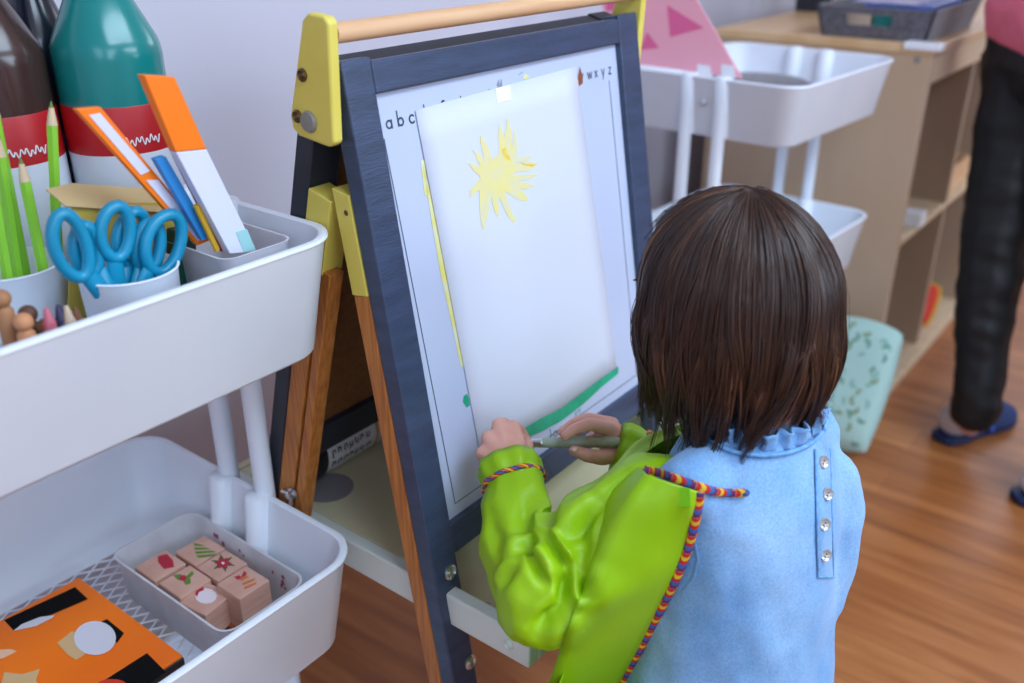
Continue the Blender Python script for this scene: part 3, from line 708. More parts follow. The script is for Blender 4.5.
b, q = slabpx(B(), .722, [(176, 152.3), (207, 149.3), (257, 252), (230, 254)], .011); b.build('white_end', m_wl, r1, smooth=0, bevel=.001)
b, q = slabpx(B(), .7215, [(236, 232), (247, 229), (256, 250), (244, 252)], .0003); b.build('printed_mark', mat('pale_teal_print', '#9fd0d2', .5), r1, smooth=0)
r2 = thing('ruler', (.5, .752, TB+.006), 'narrow orange ruler with a white face leaning towards the teal bottle', 'ruler')
b, q = slabpx(B(), .750, [(76, 109), (101, 107), (211, 240), (198, 246)], .007); b.build('orange_body', m_or, r2, smooth=0, bevel=.001)
b, q = slabpx(B(), .7494, [(89, 115), (100, 113), (150, 171), (141, 175)], .0004); b.build('white_face', m_wl, r2, smooth=0)
b, q = slabpx(B(), .7494, [(146, 180), (158, 180), (205, 237), (198, 241)], .0004); b.build('white_face', m_wl, r2, smooth=0)
b, q = slabpx(B(), .738, [(155, 159), (166, 156), (212, 236), (203, 241)], .008); t = thing('craft_stick', (.52, .742, TB+.01), 'bright blue stick between the two orange rulers', 'stick'); b.build('stick_body', mat('stick_blue', '#2f8fd6', .4), t, smooth=0, bevel=.001)
p0, p1 = at(196, 205, 'y', .732), at(217, 250, 'y', .732); t = thing('craft_stick', (.53, .732, TB+.02), 'thin yellow stick in front of the blue one in the bin', 'stick')
B().tube([p0, p1], .003, 8).build('stick_body', mat('stick_yellow', '#d9a827', .5), t)
t = thing('craft_stick', (.52, .732, TB+.02), 'thin dark red stick along the side of the wide ruler', 'stick')
p0, p1 = at(172, 150, 'y', .735), at(222, 250, 'y', .735); B().tube([p0, p1], .0025, 8).build('stick_body', mat('stick_red', '#a3252b', .5), t)
# cards and a green marker box behind the scissors
t = thing('envelope', (.43, .806, TB), 'kraft envelope with a folded flap standing behind the teal scissors', 'envelope')
b, q = slabpx(B(), .806, [(72, 203), (176, 203), (182, 262), (70, 262)], .002, TB+.001); b.build('envelope_body', mat('yellow_kraft', '#c9b04a', .7), t, smooth=0)
b = B(); b.prism([at(46, 189, 'y', .815), at(72, 183, 'y', .822), at(166, 190, 'y', .822), at(190, 214, 'y', .80), at(66, 206, 'y', .80)], (0, .0012, -.0012)); b.build('flap', mat('kraft_paper', '#cbae7c', .75), t, smooth=0)
t = thing('marker_box', (.468, .79, TB), 'dark green box between the scissors and the ruler bin', 'box')
b, q = slabpx(B(), .775, [(178, 232), (197, 228), (197, 272), (178, 280)], .02, TB+.001); b.build('box_body', mat('dark_green', '#0c4a3c', .5), t, smooth=0, bevel=.002)
# wooden pegs in the small cup
pc_ = [('#a5714a', 'tan'), ('#5a3a2a', 'dark brown'), ('#c98a5e', 'light orange'), ('#7a5236', 'mid brown')]
for k, (dx, dy, h) in enumerate(((-.010, .010, .138), (.008, .012, .118), (-.006, -.010, .122), (.012, -.006, .110))):
    x, y = C3.x+dx, .722+dy
    t = thing('wooden_peg', (x, y, TB+.004), '%s wooden peg with a round head in the small white cup' % pc_[k][1], 'peg', 'wooden pegs in the small cup')
    mm = mat('peg_'+pc_[k][1].replace(' ', '_'), pc_[k][0], .6)
    B().lathe([(.001, TB+.004), (.0075, TB+.0045), (.007, TB+h-.018), (.004, TB+h-.014), (.001, TB+h-.013)], (x, y, 0), 18).build('peg_body', mm, t)
    B().sph((x, y, TB+h-.008), .0075, n=3).build('peg_head', mm, t, smooth=180)
for k, (u, v, c, nm) in enumerate(((46, 308, '#c86a78', 'pink'), (58, 305, '#3d3a58', 'dark blue'), (66, 306, '#cdb49a', 'beige'), (75, 308, '#7a5038', 'brown'))):
    q = at(u, v, 'y', .706 + .004*(k % 2)); t = thing('wax_crayon', (q.x, q.y, TB+.001), '%s wax crayon standing inside the front wall of the near trolley' % nm, 'crayon', 'crayons by the front wall')
    B().tube([(q.x, q.y, TB+.002), (q.x, q.y, q.z-.012)], .005, 12).build('crayon_body', mat('crayon_'+nm.replace(' ', '_'), c, .5), t)
    B().tube([(q.x, q.y, q.z-.0119), (q.x, q.y, q.z)], [.0044, .0018], 12).build('crayon_tip', mat('crayon_'+nm.replace(' ', '_'), c, .5), t)

# ------------------------------------------------------------------ middle tray
MB_ = .3895
cx_, cy_, hx_, hy_ = .4845, .8385, .058, .114
prof = [(MB_, -.006, .012), (MB_+.062, 0, .018), (MB_+.0655, .002, .02), (MB_+.0655, -.0008, .018), (MB_+.060, -.003, .016), (MB_+.004, -.009, .01)]
b = B(); b.loft([rrect(cx_, cy_, z, hx_+d, hy_+d, r, 6) for z, d, r in prof])
wbx = tag(b.build('storage_box', mat('milky_plastic', '#d6d6da', .4, col2='#c9c6cb', nscale=30), smooth=50, base=(cx_, cy_, MB_)), 'white plastic box with printing stamps in the middle tray', 'box')
sm_ = B(); rnd = random.Random(4); m_spl = mat('red_ink_spot', '#b5455e', .6)
for k in range(12):                                             # ink spots on the inside of the box
    z = MB_+.035+rnd.random()*.02; f = (z-MB_)/.065; y = cy_+rnd.uniform(-.09, .09)
    x = cx_+hx_-.009+.006*f-.0004; w = rnd.uniform(.0015, .004)
    sm_.bm.faces.new([sm_.bm.verts.new(Vector((x+dz*w*.09-.0004, y+dy*w, z+dz*w))) for dy, dz in ((-1, -.6), (.3, -1), (1, .4), (-.2, 1))])
sm_.build('ink_spots', m_spl, wbx, smooth=0)
SZ = MB_+.0045; ST = .0435; ZT = SZ+.049
m_sw = mat('stamp_wood', '#d9ab98', .55, col2='#cd9a86', nscale=25, stretch=(1, 1, 6)); m_rub = mat('stamp_rubber', '#4a1f2a', .6)
m_mr = mat('motif_red', '#b81f38', .5); m_mg = mat('motif_green', '#5d8a2a', .5); m_mo = mat('motif_orange', '#d9772e', .5); m_mw = mat('motif_white', '#f0e2e6', .5); m_mgd = mat('motif_dark_green', '#4a5a2c', .5)
def star(c, r0, r1, n, a0=0): return [(c[0]+(r0 if k % 2 == 0 else r1)*math.cos(a0+PI*k/n), c[1]+.72*(r0 if k % 2 == 0 else r1)*math.sin(a0+PI*k/n)) for k in range(2*n)]
STM = [((160, 565), 0, 0, 'stamp with a small dark red bell print, at the outer end of the box', [(m_mr, [[(158, 556), (167, 554), (173, 560), (174, 567), (164, 569), (158, 562)]])]),
  ((200, 550), 0, 0, 'stamp with a striped green fir tree print', [(m_mg, [[(193, 543), (195, 546), (205, 546), (199, 544)], [(194, 547.5), (195, 550), (211, 549), (206, 547.5)], [(195, 551.5), (196, 554), (217, 552), (212, 550.5)], [(196, 555.5), (199, 558), (214, 556), (217, 553.5)]])]),
  ((185, 581), 0, 0, 'stamp with a red and green holly print', [(m_mg, [[(173, 575), (181, 574), (184, 578), (178, 580)], [(185, 577), (192, 571), (194, 574), (188, 579)], [(183, 581), (190, 578), (191, 583), (186, 585)]]), (m_mr, [star((183, 578), 4.5, 3.5, 5)])]),
  ((222, 565), 0, 0, 'stamp with a red poinsettia print', [(m_mgd, [star((223, 563), 13, 5, 6, .3)]), (m_mr, [star((223, 563), 9, 5, 6)]), (m_mw, [star((223, 563), 2, 1.5, 4)])]),
  ((243, 582), 0, .008, 'stamp with an orange striped gift and a red bow print', [(m_mr, [[(234, 577), (239, 575), (242, 578), (238, 580)], [(241, 577), (244, 571), (247, 573), (244, 578)]]), (m_mo, [[(240, 579), (246, 575), (249, 577), (241, 581)], [(242, 583), (255, 578), (255, 580), (243, 585)], [(244, 587), (256, 582), (256, 584), (245, 589)]])]),
  ((206, 598), 8, -.004, 'stamp with a red cap and white pompom print, nearest the box front', [(m_mw, [star((206, 596), 11, 10.4, 12)]), (m_mr, [[(195, 594), (197, 589), (203, 586), (204, 590), (199, 592), (197, 597)]])])]
for (u, v), rot, dz, lb_, mot in STM:
    zt = ZT+dz; q = at(u, v, 'z', zt); h = .049
    t = thing('wooden_stamp', (q.x, q.y, zt-h), 'wooden ' + lb_, 'stamp', 'wooden stamps in the white box')
    zb = SZ+.0005; Rz = Matrix.Rotation(R(rot), 3, 'Z')
    B().box((q.x, q.y, (zb+.005+zt)/2), (ST, ST, zt-zb-.005), Rz).build('stamp_block', m_sw, t, smooth=0, bevel=.0015)
    B().box((q.x, q.y, zb+.0024), (ST-.002, ST-.002, .0048), Rz).build('rubber_base', m_rub, t, smooth=0)
    for k, (mm, pls) in enumerate(mot):
        b = B()
        for pl in pls: b.bm.faces.new([b.bm.verts.new(at(a, c, 'z', zt+.0003+.0002*k)) for a, c in pl])
        b.build('printed_motif', mm, t, smooth=0)
q = at(232, 612, 'z', SZ+.006); tag(B().bx(q.x-.018, q.x+.02, q.y-.025, q.y+.014, SZ, SZ+.008).build('wooden_block', mat('flat_wood', '#a85a2c', .5), bevel=.001), 'flat brown piece of wood on the box floor beside the stamps', 'block')

# orange picture box on the mesh
ob = thing('picture_box', (.30, .875, .39), 'flat orange cardboard box with black windows on the mesh of the middle tray', 'box')
OZ = .425
B().bx(.205, .397, .766, .982, .3895, OZ-.004).build('box_base', m_black, ob, smooth=0, bevel=.001)
lid = B().bx(.204, .396, .767, .981, OZ-.004, OZ).build('box_lid', mat('orange_print', '#ff7d0a', .35, col2='#fb7206', nscale=4), ob, smooth=0, bevel=.0008)
m_pblk = mat('print_black', '#0d0c0d', .9, spec=.15)
def dec(name, m, pts, dz):
    b = B(); b.bm.faces.new([b.bm.verts.new(at(u, v, 'z', OZ+dz)) for u, v in pts]); return b.build(name, m, lid, smooth=0)
def ell(c, rx, ry, n=24, rot=0): return [(c[0]+rx*math.cos(2*PI*k/n)*math.cos(rot)-ry*math.sin(2*PI*k/n)*math.sin(rot), c[1]+rx*math.cos(2*PI*k/n)*math.sin(rot)+ry*math.sin(2*PI*k/n)*math.cos(rot)) for k in range(n)]
dec('printed_window', m_pblk, [(4, 620), (75, 587), (88, 599), (14, 631)], .0004)
dec('printed_window', m_pblk, [(100, 622), (107, 619), (124, 633), (117, 643)], .0004)
dec('printed_window', m_pblk, [(100, 683), (147, 653), (166, 672), (140, 690), (108, 695)], .0004)
mw2 = mat('print_white', '#d9d6de', .5); mbg = mat('print_beige', '#d6b07c', .5)
dec('printed_window', mw2, [(13, 631), (22, 624), (40, 617), (55, 615), (52, 618), (36, 626)], .0007)
dec('printed_moon', mbg, [(57, 643), (72, 631), (84, 636), (92, 650), (76, 660), (68, 655)], .0006)
dec('printed_moon', mw2, ell((95, 638), 21, 17), .0009)
dec('printed_star', mbg, [(4, 672), (22, 674), (40, 669), (36, 680), (42, 690), (0, 690)], .0005)
dec('printed_cloud', mat('print_pale_orange', '#f3c3a0', .5), [(-4, 650), (10, 649), (17, 651), (4, 658), (-6, 660)], .0005)
dec('printed_spot', m_red, ell((112, 684), 14, 5), .0008)

# ------------------------------------------------------------------ the child
def proj(p):
    q = p-CAM; z = q.dot(F3); return 512+F*q.dot(RT)/z, 341.5-F*q.dot(U3)/z
m_skin = mat('skin', '#e2ab98', .5, col2='#d99e8c', nscale=40, bump=.06, bscale=260)
m_skin.node_tree.nodes['Principled BSDF'].inputs['Subsurface Weight'].default_value = .12
m_skin.node_tree.nodes['Principled BSDF'].inputs['Subsurface Radius'].default_value = (.012, .004, .002)
Hc = P(738, 300, .88)
hf = Vector((-.10, .95, -.28)).normalized(); hr = hf.cross(Vector((0, 0, 1))).normalized(); hu = hr.cross(hf)
def hd(r, f, u): return Hc + hr*r + hf*f + hu*u
b = B()
for (r, f, u), rad in (((0, -.012, .012), .077), ((0, .022, .012), .072), ((0, .01, -.02), .066), ((.018, .035, -.03), .05), ((-.018, .035, -.03), .05)): b.sph(hd(r, f, u), rad, n=3)
b.cap(hd(0, .045, -.062), hd(0, .03, -.04), .026, .045)                # chin
b.cap(hd(0, .094, -.012), hd(0, .098, -.022), .006, .0095)             # nose
for s in (-1, 1):
    b.cap(hd(s*.03, .062, -.04), hd(s*.022, .055, -.025), .024, .026)      # cheeks
    b.cap(hd(s*.070, .002, .004), hd(s*.067, .006, -.020), .010, .007)      # ears
b.cap(hd(0, .082, -.047), hd(0, .08, -.052), .008, .007)
nb = Vector((.778, .297, .725))
b.cap(hd(0, -.02, -.04), nb, .040, .041); b.cap(nb, Vector((.772, .30, .66)), .04, .06)
b.cap(Vector((.71, .30, .68)), Vector((.83, .29, .67)), .034, .034)
b.cap(Vector((.735, .295, .66)), Vector((.735, .285, .45)), .055, .07); b.cap(Vector((.80, .29, .66)), Vector((.785, .285, .45)), .055, .07)
SL = P(690, 488, .865); EL = P(545, 590, .905); WL_ = P(514, 470, .985)
SR = Vector((.853, .285, .672)); ER = Vector((.872, .385, .575)); WR = P(634, 450, 1.075)
b.cap(SL, EL, .030, .025); b.cap(EL, WL_, .025, .0195); b.cap(SR, ER, .030, .025); b.cap(ER, WR, .025, .0195)
for s, x in ((-1, .705), (1, .80)):
    b.cap(Vector((x, .285, .42)), Vector((x, .285, .24)), .06, .042); b.cap(Vector((x, .285, .24)), Vector((x, .27, .06)), .04, .028)
    b.cap(Vector((x, .26, .035)), Vector((x-.01, .36, .03)), .03, .026)
def fingers(b, segs):
    for pts in segs:
        for (p, rp0), (q, rq0) in zip(pts, pts[1:]): b.cap(p, q, rp0, rq0)
def J(u, v, d, r): return (P(u, v, d), r)
# left hand: a loose fist, knuckles up, resting against the board
LM = [J(482, 453, .998, .0076), J(488, 438, 1.004, .0082), J(499, 425, 1.010, .0088), J(513, 427, 1.012, .0084)]
pal = [P(513, 466, .986), P(506, 455, .994), P(516, 446, 1.0)]
for q, r in LM: b.cap(q, pal[0], r, .0165); b.cap(q, pal[2], r, .012)
b.cap(pal[0], WL_, .0165, .0185)
fingers(b, [[J(482, 453, .998, .0074), J(487, 447, 1.022, .0062), J(500, 455, 1.030, .0056), J(505, 460, 1.018, .005)],
            [J(488, 438, 1.004, .008), J(493, 434, 1.030, .0066), J(508, 444, 1.040, .006), J(512, 452, 1.026, .0053)],
            [J(499, 425, 1.010, .0085), J(504, 423, 1.036, .007), J(517, 436, 1.046, .006), J(520, 445, 1.032, .0054)],
            [J(513, 427, 1.012, .0082), J(520, 430, 1.036, .0066), J(526, 440, 1.044, .006), J(524, 448, 1.034, .0053)],
            [J(517, 460, .994, .011), J(525, 452, 1.004, .0085), J(528, 445, 1.016, .0066), J(526, 441, 1.028, .0056)]])
# right hand: fingers over the brush, thumb beneath it
b.cap(WR, P(620, 440, 1.078), .0185, .0155)
RM = [J(610, 432, 1.062, .0092), J(612, 427, 1.076, .0092), J(614, 428, 1.092, .0086), J(616, 432, 1.106, .0076)]
b.cap(P(620, 441, 1.085), P(597, 440, 1.092), .013, .010); b.cap(P(620, 446, 1.08), P(606, 447, 1.078), .012, .009)
for q, r in RM: b.cap(q, P(624, 444, 1.078), r, .014)
b.cap(RM[0][0], RM[2][0], .0075, .0075); b.cap(P(616, 446, 1.07), P(613, 434, 1.07), .010, .009)
fingers(b, [[J(611, 429, 1.062, .0088), J(590, 424, 1.048, .0080), J(574, 429.5, 1.040, .0070), J(565, 436, 1.041, .0058)],
            [J(612, 424, 1.076, .0088), J(588, 418.5, 1.068, .0076), J(573, 424, 1.062, .0067), J(562, 432, 1.058, .0058)],
            [J(614, 427, 1.092, .007), J(592, 423, 1.090, .0063), J(577, 431, 1.084, .0057), J(568, 443, 1.074, .005)],
            [J(616, 432, 1.106, .0062), J(597, 432, 1.106, .0056), J(584, 441, 1.096, .005), J(575, 450, 1.084, .0044)],
            [J(618, 453, 1.066, .0115), J(602, 457.5, 1.052, .0095), J(587, 455.5, 1.042, .0080), J(574, 450.5, 1.040, .0064)]])
me = union(b, 'child', .0024, 3)
child = place(me, 'person', m_skin, None, (.76, .29, 0))
tag(child, 'small child with a brown bob seen from behind, denim dress and lime smock, painting', 'person')
# thumb nail, eyes, mouth
nl = B(); c = P(575, 449.5, 1.0325); nl.sph(c, .0042, 1.15, .8, .7, 2); nl.build('fingernail', mat('nail', '#e6bfb2', .3), child, smooth=180)
m_eye = mat('eye_white', '#efece8', .2); m_iris = mat('iris', '#3a2a20', .2); m_lip = mat('lips', '#c4736c', .45)
for s in (-1, 1):
    ey_ = B().sph(hd(s*.030, .079, .002), .0105, n=3).build('eye', m_eye, child, smooth=180)
    B().sph(hd(s*.030, .0865, .001), .0046, n=2).build('iris', m_iris, ey_, smooth=180)
B().tube([hd(-.016, .083, -.046), hd(0, .090, -.0475), hd(.016, .083, -.046)], [.002, .0042, .002], 10).build('mouth', m_lip, child, smooth=180)

# denim dress
m_den = bpy.data.materials.new('light_denim'); m_den.use_nodes = True
nt = m_den.node_tree; nn = nt.nodes; ll = nt.links; bs = nn['Principled BSDF']; bs.inputs['Roughness'].default_value = .85; bs.inputs['Sheen Weight'].default_value = .15
tc = nn.new('ShaderNodeTexCoord')
na = nn.new('ShaderNodeTexNoise'); na.inputs['Scale'].default_value = 9; na.inputs['Detail'].default_value = 5; ll.new(tc.outputs['Object'], na.inputs['Vector'])
nb_ = nn.new('ShaderNodeTexNoise'); nb_.inputs['Scale'].default_value = 420; nb_.inputs['Detail'].default_value = 2; ll.new(tc.outputs['Object'], nb_.inputs['Vector'])
ra = nn.new('ShaderNodeValToRGB'); ra.color_ramp.elements[0].position = .3; ra.color_ramp.elements[1].position = .72
ra.color_ramp.elements[0].color = lin('#568fc6'); ra.color_ramp.elements[1].color = lin('#95badf'); ll.new(na.outputs['Fac'], ra.inputs['Fac'])
mxn = nn.new('ShaderNodeMix'); mxn.data_type = 'RGBA'; mxn.blend_type = 'OVERLAY'; mxn.inputs['Factor'].default_value = .35
ll.new(ra.outputs[0], mxn.inputs['A']); ll.new(nb_.outputs['Fac'], mxn.inputs['B']); ll.new(mxn.outputs['Result'], bs.inputs['Base Color'])
bpn = nn.new('ShaderNodeBump'); bpn.inputs['Strength'].default_value = .18; bpn.inputs['Distance'].default_value = .001; ll.new(nb_.outputs['Fac'], bpn.inputs['Height']); ll.new(bpn.outputs[0], bs.inputs['Normal'])
m_dens = mat('denim_seam', '#5f96cc', .85, col2='#7fb0de', nscale=120)
TB_ = [(.29, .750, .285, .165, .126), (.38, .752, .283, .150, .114), (.44, .755, .284, .136, .105), (.50, .759, .286, .124, .099), (.56, .763, .288, .119, .095), (.62, .768, .291, .118, .091), (.66, .773, .293, .115, .083), (.69, .777, .294, .102, .070), (.715, .781, .293, .082, .058), (.732, .783, .292, .064, .050)]
def tors(z, t):
    cx, cy, a, b_ = interp(TB_, z); return Vector((cx + a*math.cos(t), cy + b_*math.sin(t), z))
def tilt(p):                                   # the neckline dips at the back
    w = max(0, min(1, (p.z-.66)/.07)); return p - Vector((0, 0, w*(.003*((.30-p.y)/.06))))
b = B(); NT = 56
b.loft([[tilt(tors(.29+(.732-.29)*k/30, 2*PI*i/NT)) for i in range(NT)] for k in range(31)])
b.cap(Vector((.853, .275, .668)), Vector((.878, .345, .605)), .044, .045)
b.cap(P(829, 476, .955), P(834, 515, .965), .030, .031); b.cap(P(834, 515, .965), P(823, 600, .985), .031, .022); b.cap(Vector((.800, .287, .690)), Vector((.855, .276, .670)), .035, .043); b.cap(Vector((.75, .297, .69)), SL, .032, .034)
def dfold(p, n):
    k = max(0, min(1, (.70-p.z)/.12))
    f = noise.noise(Vector((p.x*16, p.y*16, p.z*5)))*.0045 + noise.noise(Vector((p.x*30+5, p.y*30, p.z*18+p.x*14)))*.0028 + noise.noise(Vector((p.x*60+5, p.y*60, p.z*40)))*.001
    return p + n*f*(.35+.65*k)
me = union(b, 'dress', .0042, 4, dfold)
dress = place(me, 'denim_dress', m_den, child)
wv = [v.co + WL['person'] for v in dress.data.vertices]
TREE = BVHTree.FromPolygons(wv, [tuple(p.vertices) for p in dress.data.polygons])
def on(u, v, lift=.002, dflt=None):            # the dress where the camera's ray meets it
    d = ray(u, v); h = TREE.ray_cast(CAM, d.normalized())
    if h[0] is None: return P(u, v, dflt or .87)
    return h[0] - d.normalized()*lift
# ruffled collar
cr = []; NR = 120
base_ring = []
for i in range(NR):
    t = 2*PI*i/NR; w = .005*math.sin(i*2*PI/NR*19+1.3*math.sin(i*.4)) + .0015*math.sin(i*1.9)
    c_ = tilt(tors(.730, t)); n_ = Vector((math.cos(t), math.sin(t), 0))
    base_ring.append((c_, n_, w))
b = B(); b.loft([[c_ + n_*(.0035+w*.1) - Vector((0, 0, .012)) for c_, n_, w in base_ring], [c_ + n_*(.004+w*.5) - Vector((0, 0, .004)) for c_, n_, w in base_ring], [c_ + n_*(.002+w) + Vector((0, 0, .006)) for c_, n_, w in base_ring], [c_ + n_*(.003+w*1.5) + Vector((0, 0, .011)) for c_, n_, w in base_ring]], cap=False)
b.build('ruffle_collar', m_den, dress, smooth=180, solid=.0016)
b = B(); rr_ = [tilt(tors(.722, 2*PI*i/60))+Vector((math.cos(2*PI*i/60), math.sin(2*PI*i/60), 0))*.0045 for i in range(60)]; b.ring(rr_, .0022, 6); b.build('collar_seam', m_dens, dress, smooth=180)
# placket and buttons
rows = []
for k in range(13):
    t = k/12; v = lerp(450, 577, t); uc = lerp(823, 826, t); w = 8.5
    rows.append([on(uc+w*s, v, .0032 if abs(s) < .95 else .001) for s in (-1, -.9, 0, .9, 1)])
B().grid(rows).build('placket', m_den, dress, smooth=180)
for s in (-1, 1):
    B().tube([on(lerp(823, 826, k/14)+7.5*s, lerp(449, 577, k/14), .0036) for k in range(15)], .0011, 6).build('placket_seam', m_dens, dress)
B().tube([on(826+x, 577, .0036) for x in (-8, -4, 0, 4, 8)], .0011, 6).build('placket_seam', m_dens, dress)
m_btn = mat('button_pearl', '#b9b2ae', .2, .3)
for u, v in ((823, 462), (827, 494), (824, 524), (825, 555)):
    c = on(u, v, .0055); nrm = ((c-Vector((.765, .29, c.z-.01))).normalized() + (CAM-c).normalized()*1.2).normalized()
    bt = B().lathe([(0, -.002), (.0058, -.001), (.0062, .0014), (.0054, .003), (.0036, .0016), (0, .0014)], c, 22, nrm).build('button', m_btn, dress, smooth=60)
    hl = B()
    ax_ = nrm.orthogonal().normalized()
    for s in (-1, 1): hl.sph(c+nrm*.0018+ax_*.0014*s, .0008, n=1)
    hl.build('button_hole', mat('dark_hole', '#4c4440', .6), bt, smooth=180)
B().tube([on(u, v, .0012) for u, v in ((686, 520), (694, 540), (698, 560), (694, 578), (683, 592))], .0016, 6, flat=.4).build('armhole_seam', m_den, dress)

# lime smock
m_lime = mat('lime_nylon', '#a6d40e', .46, col2='#98ca08', nscale=7, bump=.3, bscale=30, transl=.16)
sm = thing('smock', child.location, 'x', 'x'); del sm['label']; del sm['category']
sm.parent = child; sm.location = (0, 0, 0)
WL['smock'] = Vector(child.location)
def seg2(p, a, c):
    ax, ay = a; cx, cy = c; dx, dy = cx-ax, cy-ay; L2 = dx*dx+dy*dy; t = max(0, min(1, ((p[0]-ax)*dx+(p[1]-ay)*dy)/L2))
    qx, qy = ax+dx*t, ay+dy*t; side = ((p[0]-ax)*dy-(p[1]-ay)*dx)/math.sqrt(L2); return math.hypot(p[0]-qx, p[1]-qy), t, side
CRE = [((512, 556), (547, 541), 6, .007), ((548, 540), (566, 566), 5, .010), ((566, 566), (562, 604), 7, .012), ((562, 604), (535, 630), 8, .008), ((548, 540), (556, 500), 6, .006), ((556, 500), (545, 470), 6, .004),
       ((566, 545), (600, 505), 7, .007), ((600, 505), (632, 480), 7, .005), ((575, 560), (590, 620), 8, .006), ((500, 590), (520, 565), 6, .005), ((520, 500), (532, 540), 8, .004), ((530, 545), (545, 585), 6, .006), ((585, 515), (582, 580), 8, .005), ((495, 520), (500, 560), 8, .004)]
def crease(p, n):
    q = proj(p); d = 0
    for a, c, w, h in CRE:
        r, t, side = seg2(q, a, c)
        if r < w*4:
            k = 1.35*math.sin(PI*min(1, .18+.82*(1-abs(2*t-1)))/2)
            d -= h*math.exp(-(r/w)**2)*k; d += h*.75*math.exp(-((r-w*1.7)/w)**2)*(1 if side > 0 else .35)*k
    v = noise.voronoi(p*24)[0]; d += (v[0]-.35)*.009 + (noise.noise(p*13))*.004
    return p + n*d
b = B()
shp = P(655, 500, .905); mid = P(600, 546, .915)
b.cap(shp, mid, .047, .060); b.cap(mid, P(542, 596, .91), .060, .050); b.cap(P(542, 596, .90), P(520, 545, .945), .050, .040); b.cap(P(520, 545, .945), P(516, 497, .975), .040, .0335); b.cap(P(516, 497, .975), P(514, 482, .983), .0335, .030)
b.cap(P(548, 604, .90), P(562, 566, .895), .044, .038)
me = union(b, 'sleeve', .0032, 3, crease)
slv = place(me, 'sleeve', m_lime, sm)
def braid_mat():
    m = bpy.data.materials.new('striped_braid'); m.use_nodes = True; n = m.node_tree.nodes; l = m.node_tree.links; bs = n['Principled BSDF']; bs.inputs['Roughness'].default_value = .7
    at_ = n.new('ShaderNodeAttribute'); at_.attribute_name = 'along'; rp = n.new('ShaderNodeValToRGB'); rp.color_ramp.interpolation = 'CONSTANT'
    cols = ['#c3201f', '#d9b52a', '#c3201f', '#2f5fa8', '#6a2458']; el = rp.color_ramp.elements
    el[0].position = 0; el[0].color = lin(cols[0]); el[1].position = .2; el[1].color = lin(cols[1])
    for k in (2, 3, 4): x = el.new(k*.2); x.color = lin(cols[k])
    l.new(at_.outputs['Fac'], rp.inputs['Fac']); l.new(rp.outputs[0], bs.inputs['Base Color']); return m
m_braid = braid_mat()
def braid(pts, rad, par, flat=.6, per=.030, closed=False, ref=None, twist=1):
    pts = [Vector(p) for p in pts]; b = B()
    if closed: pts = pts+pts[:1]
    # resample evenly
    out = [pts[0]]; st = .0011; acc = 0
    for a, c in zip(pts, pts[1:]):
        L = (c-a).length; d = st-acc
        while d <= L: out.append(a.lerp(c, d/L)); d += st
        acc = L-(d-st)
    n = 10; b.tube(out, rad, n, True, flat, ref)
    o = b.build('striped_braid', m_braid, par, smooth=180)
    at_ = o.data.attributes.new('along', 'FLOAT', 'POINT'); vals = [0]*len(o.data.vertices)
    for i in range(len(vals)): r, k = divmod(i, n); vals[i] = ((r*st/per + twist*(math.cos(2*PI*k/n)*.25)) % 1.0)
    at_.data.foreach_set('value', vals)
    return o
def cuff(c0, c1, c2, r0, r1, r2, par, ph=0, up_=(0, 0, 1)):
    c0, c1, c2 = Vector(c0), Vector(c1), Vector(c2); ax = (c2-c0).normalized(); a = (Vector(up_)-ax*ax.dot(Vector(up_))).normalized(); b_ = ax.cross(a); n = 56
    def rg(c, r, w): return [c + (a*math.cos(2*PI*k/n)+b_*math.sin(2*PI*k/n))*(r*(1+w*math.sin(k*2*PI/n*9+ph)+w*.6*math.sin(k*2*PI/n*5+2*ph))) for k in range(n)]
    b = B(); b.loft([rg(c0, r0, .02), rg(c0.lerp(c1, .6), lerp(r0, r1, .7), .03), rg(c1, r1, .04), rg(c1.lerp(c2, .35), lerp(r1, r2, .75), .05), rg(c1.lerp(c2, .7), r2, .05), rg(c2, r2*.93, .04), rg(c2.lerp(c1, .12), r2*.80, .03)], cap=False)
    o = b.build('cuff', m_lime, par, smooth=180, solid=.001)
    braid([c for c in rg(c1, r1+.0022, .03)], .0034, o, .8, .016, True)
    return o
cuff(P(516, 492, .978), P(514, 481, .984), P(507, 460, .998), .029, .030, .0335, slv, .5, RT)
# right sleeve, mostly behind the head
b = B()
b.cap(Vector((.855, .30, .672)), ER+Vector((.0, .0, .005)), .046, .050); b.cap(ER+Vector((0, 0, .005)), P(668, 462, 1.075), .050, .036); b.cap(P(668, 462, 1.075), P(650, 458, 1.075), .036, .028)
def cr2(p, n): return p + n*((noise.voronoi(p*26)[0][0]-.35)*.010 + noise.noise(p*14)*.004)
me = union(b, 'sleeve', .0035, 3, cr2); slr = place(me, 'sleeve', m_lime, sm)
cuff(P(655, 460, 1.075), P(642, 456, 1.076), P(616, 448, 1.078), .0285, .0265, .0315, slr, 1.7, U3)

